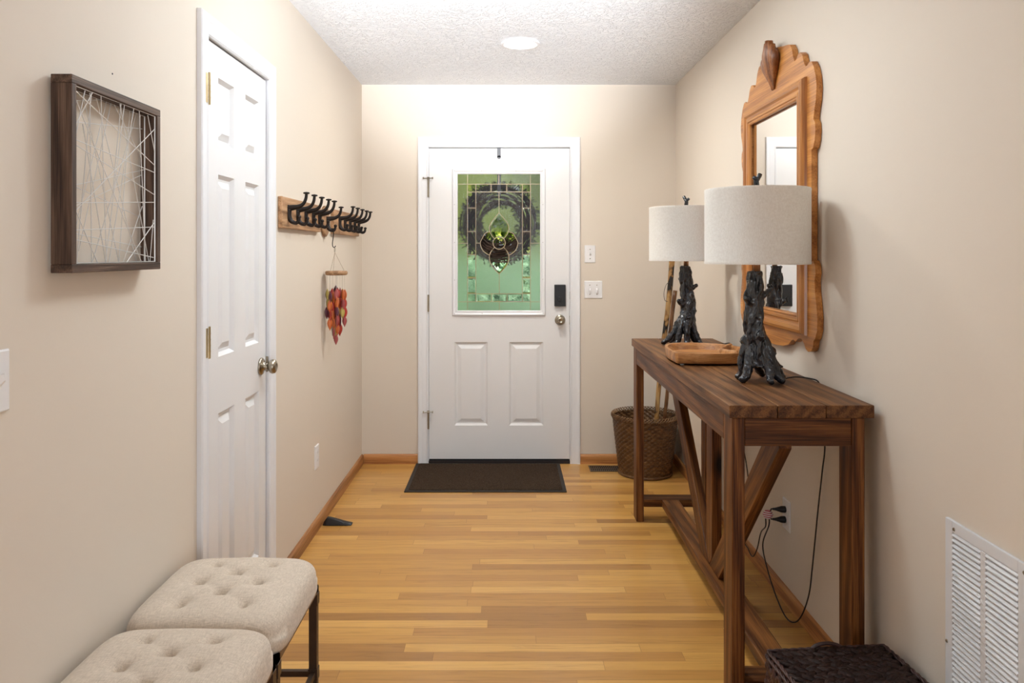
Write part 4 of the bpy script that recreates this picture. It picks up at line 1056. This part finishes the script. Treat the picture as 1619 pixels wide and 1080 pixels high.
def shrub(name, c, r, n, mat, label, cat='shrub', ls=.07):
    t = thing(name, label, cat, (c[0], c[1], -.1)); rnd = random.Random(int(c[0]*100+c[1]*7))
    b = B()
    for i in range(n):
        d = Vector((rnd.gauss(0,1), rnd.gauss(0,1), rnd.gauss(0,1))).normalized()*(rnd.uniform(.55,1)**.5)
        p = Vector((c[0]+d.x*r[0], c[1]+d.y*r[1], c[2]+d.z*r[2])); q = Vector((rnd.gauss(0,1), rnd.gauss(0,1), rnd.gauss(0,1))).normalized(); s = q.orthogonal().normalized(); l_ = ls*rnd.uniform(.7,1.4)
        b.faces.new([b.verts.new(p-q*l_), b.verts.new(p+s*l_*.42), b.verts.new(p+q*l_), b.verts.new(p-s*l_*.42)])
    mk('foliage', b, mat.m, t)
    b = B(); tube(b, [(c[0],c[1],-.1), (c[0]+.03,c[1],c[2]*.5), (c[0],c[1],c[2])], [.09,.07,.04], 8); mk('trunk', b, CARVE, t)
shrub('shrub', (-2.0, 9.0, .5), (1.5,.9,.85), 5200, LEAFB, 'blue-green shrub seen low through the left of the door glass')
shrub('shrub', (1.35, 9.0, .4), (1.5,.9,.85), 5200, LEAFB, 'blue-green shrub seen low through the right of the door glass')
shrub('tree', (-1.9, 13.2, 3.0), (1.9,1.2,2.4), 6500, LEAFA, 'yellow-green leafy tree seen high through the left of the door glass', 'tree', .10)
shrub('tree', (2.3, 13.2, 2.8), (2.0,1.2,2.4), 6500, LEAFA, 'leafy green tree seen through the upper right of the door glass', 'tree', .10)
shrub('shrub', (-.3, 11.1, .4), (2.4,.6,.95), 5200, LEAFB, 'wide green hedge shrub behind the middle of the door glass', ls=.08)
shrub('shrub', (.3, 16.5, 1.6), (7.5,.8,3.2), 9000, LEAFA, 'tall yellow-green hedge far behind the trees, across the whole door glass', ls=.17)
# wreath
wr = thing('wreath', 'round brown twig wreath hanging outside behind the entry door glass', 'wreath', (-.048, SY+.10, 1.31))
TW = plain('twig_brown', (.055,.032,.022), .8, var=.5); rnd = random.Random(9)
b = B(); WC = (-.048, SY+.105, 1.567)
for k in range(110):
    R0 = rnd.uniform(.135,.245); a0 = rnd.uniform(0, 2*PI); ln = rnd.uniform(1.2, 3.0); ph = rnd.uniform(0, 6); dr = rnd.uniform(-.03,.03); yy = rnd.uniform(-.035,.035)
    pts = [(WC[0]+(R0+dr*q+.008*math.sin(ph+q*7))*math.cos(a0+ln*q), WC[1]+yy*math.cos(q*5+ph), WC[2]+(R0+dr*q+.008*math.sin(ph+q*7))*math.sin(a0+ln*q)) for q in [j/14 for j in range(15)]]
    tube(b, pts, rnd.uniform(.003,.006), 5)
mk('twig_ring', b, TW, wr)
b = B()
for k in range(420):
    a = rnd.uniform(0, 2*PI); s = rnd.choice((-1, 1, 1)); R0 = .235 if s > 0 else .140; l_ = rnd.uniform(.02,.055)
    if s < 0: l_ *= .7
    p = Vector((WC[0]+R0*math.cos(a), WC[1]+rnd.uniform(-.03,.03), WC[2]+R0*math.sin(a))); aa = a+rnd.uniform(-.7,.7); q = Vector((math.cos(aa), 0, math.sin(aa)))*s
    tube(b, [p, p+q*l_], [.003,.001], 4)
    e = p+q*l_; o_ = Vector((-q.z, 0, q.x)); b.faces.new([b.verts.new(e-q*.012), b.verts.new(e+o_*.004), b.verts.new(e+q*.012), b.verts.new(e-o_*.004)])
mk('twig_sprigs', b, plain('dry_sprig', (.05,.045,.025), .8), wr)
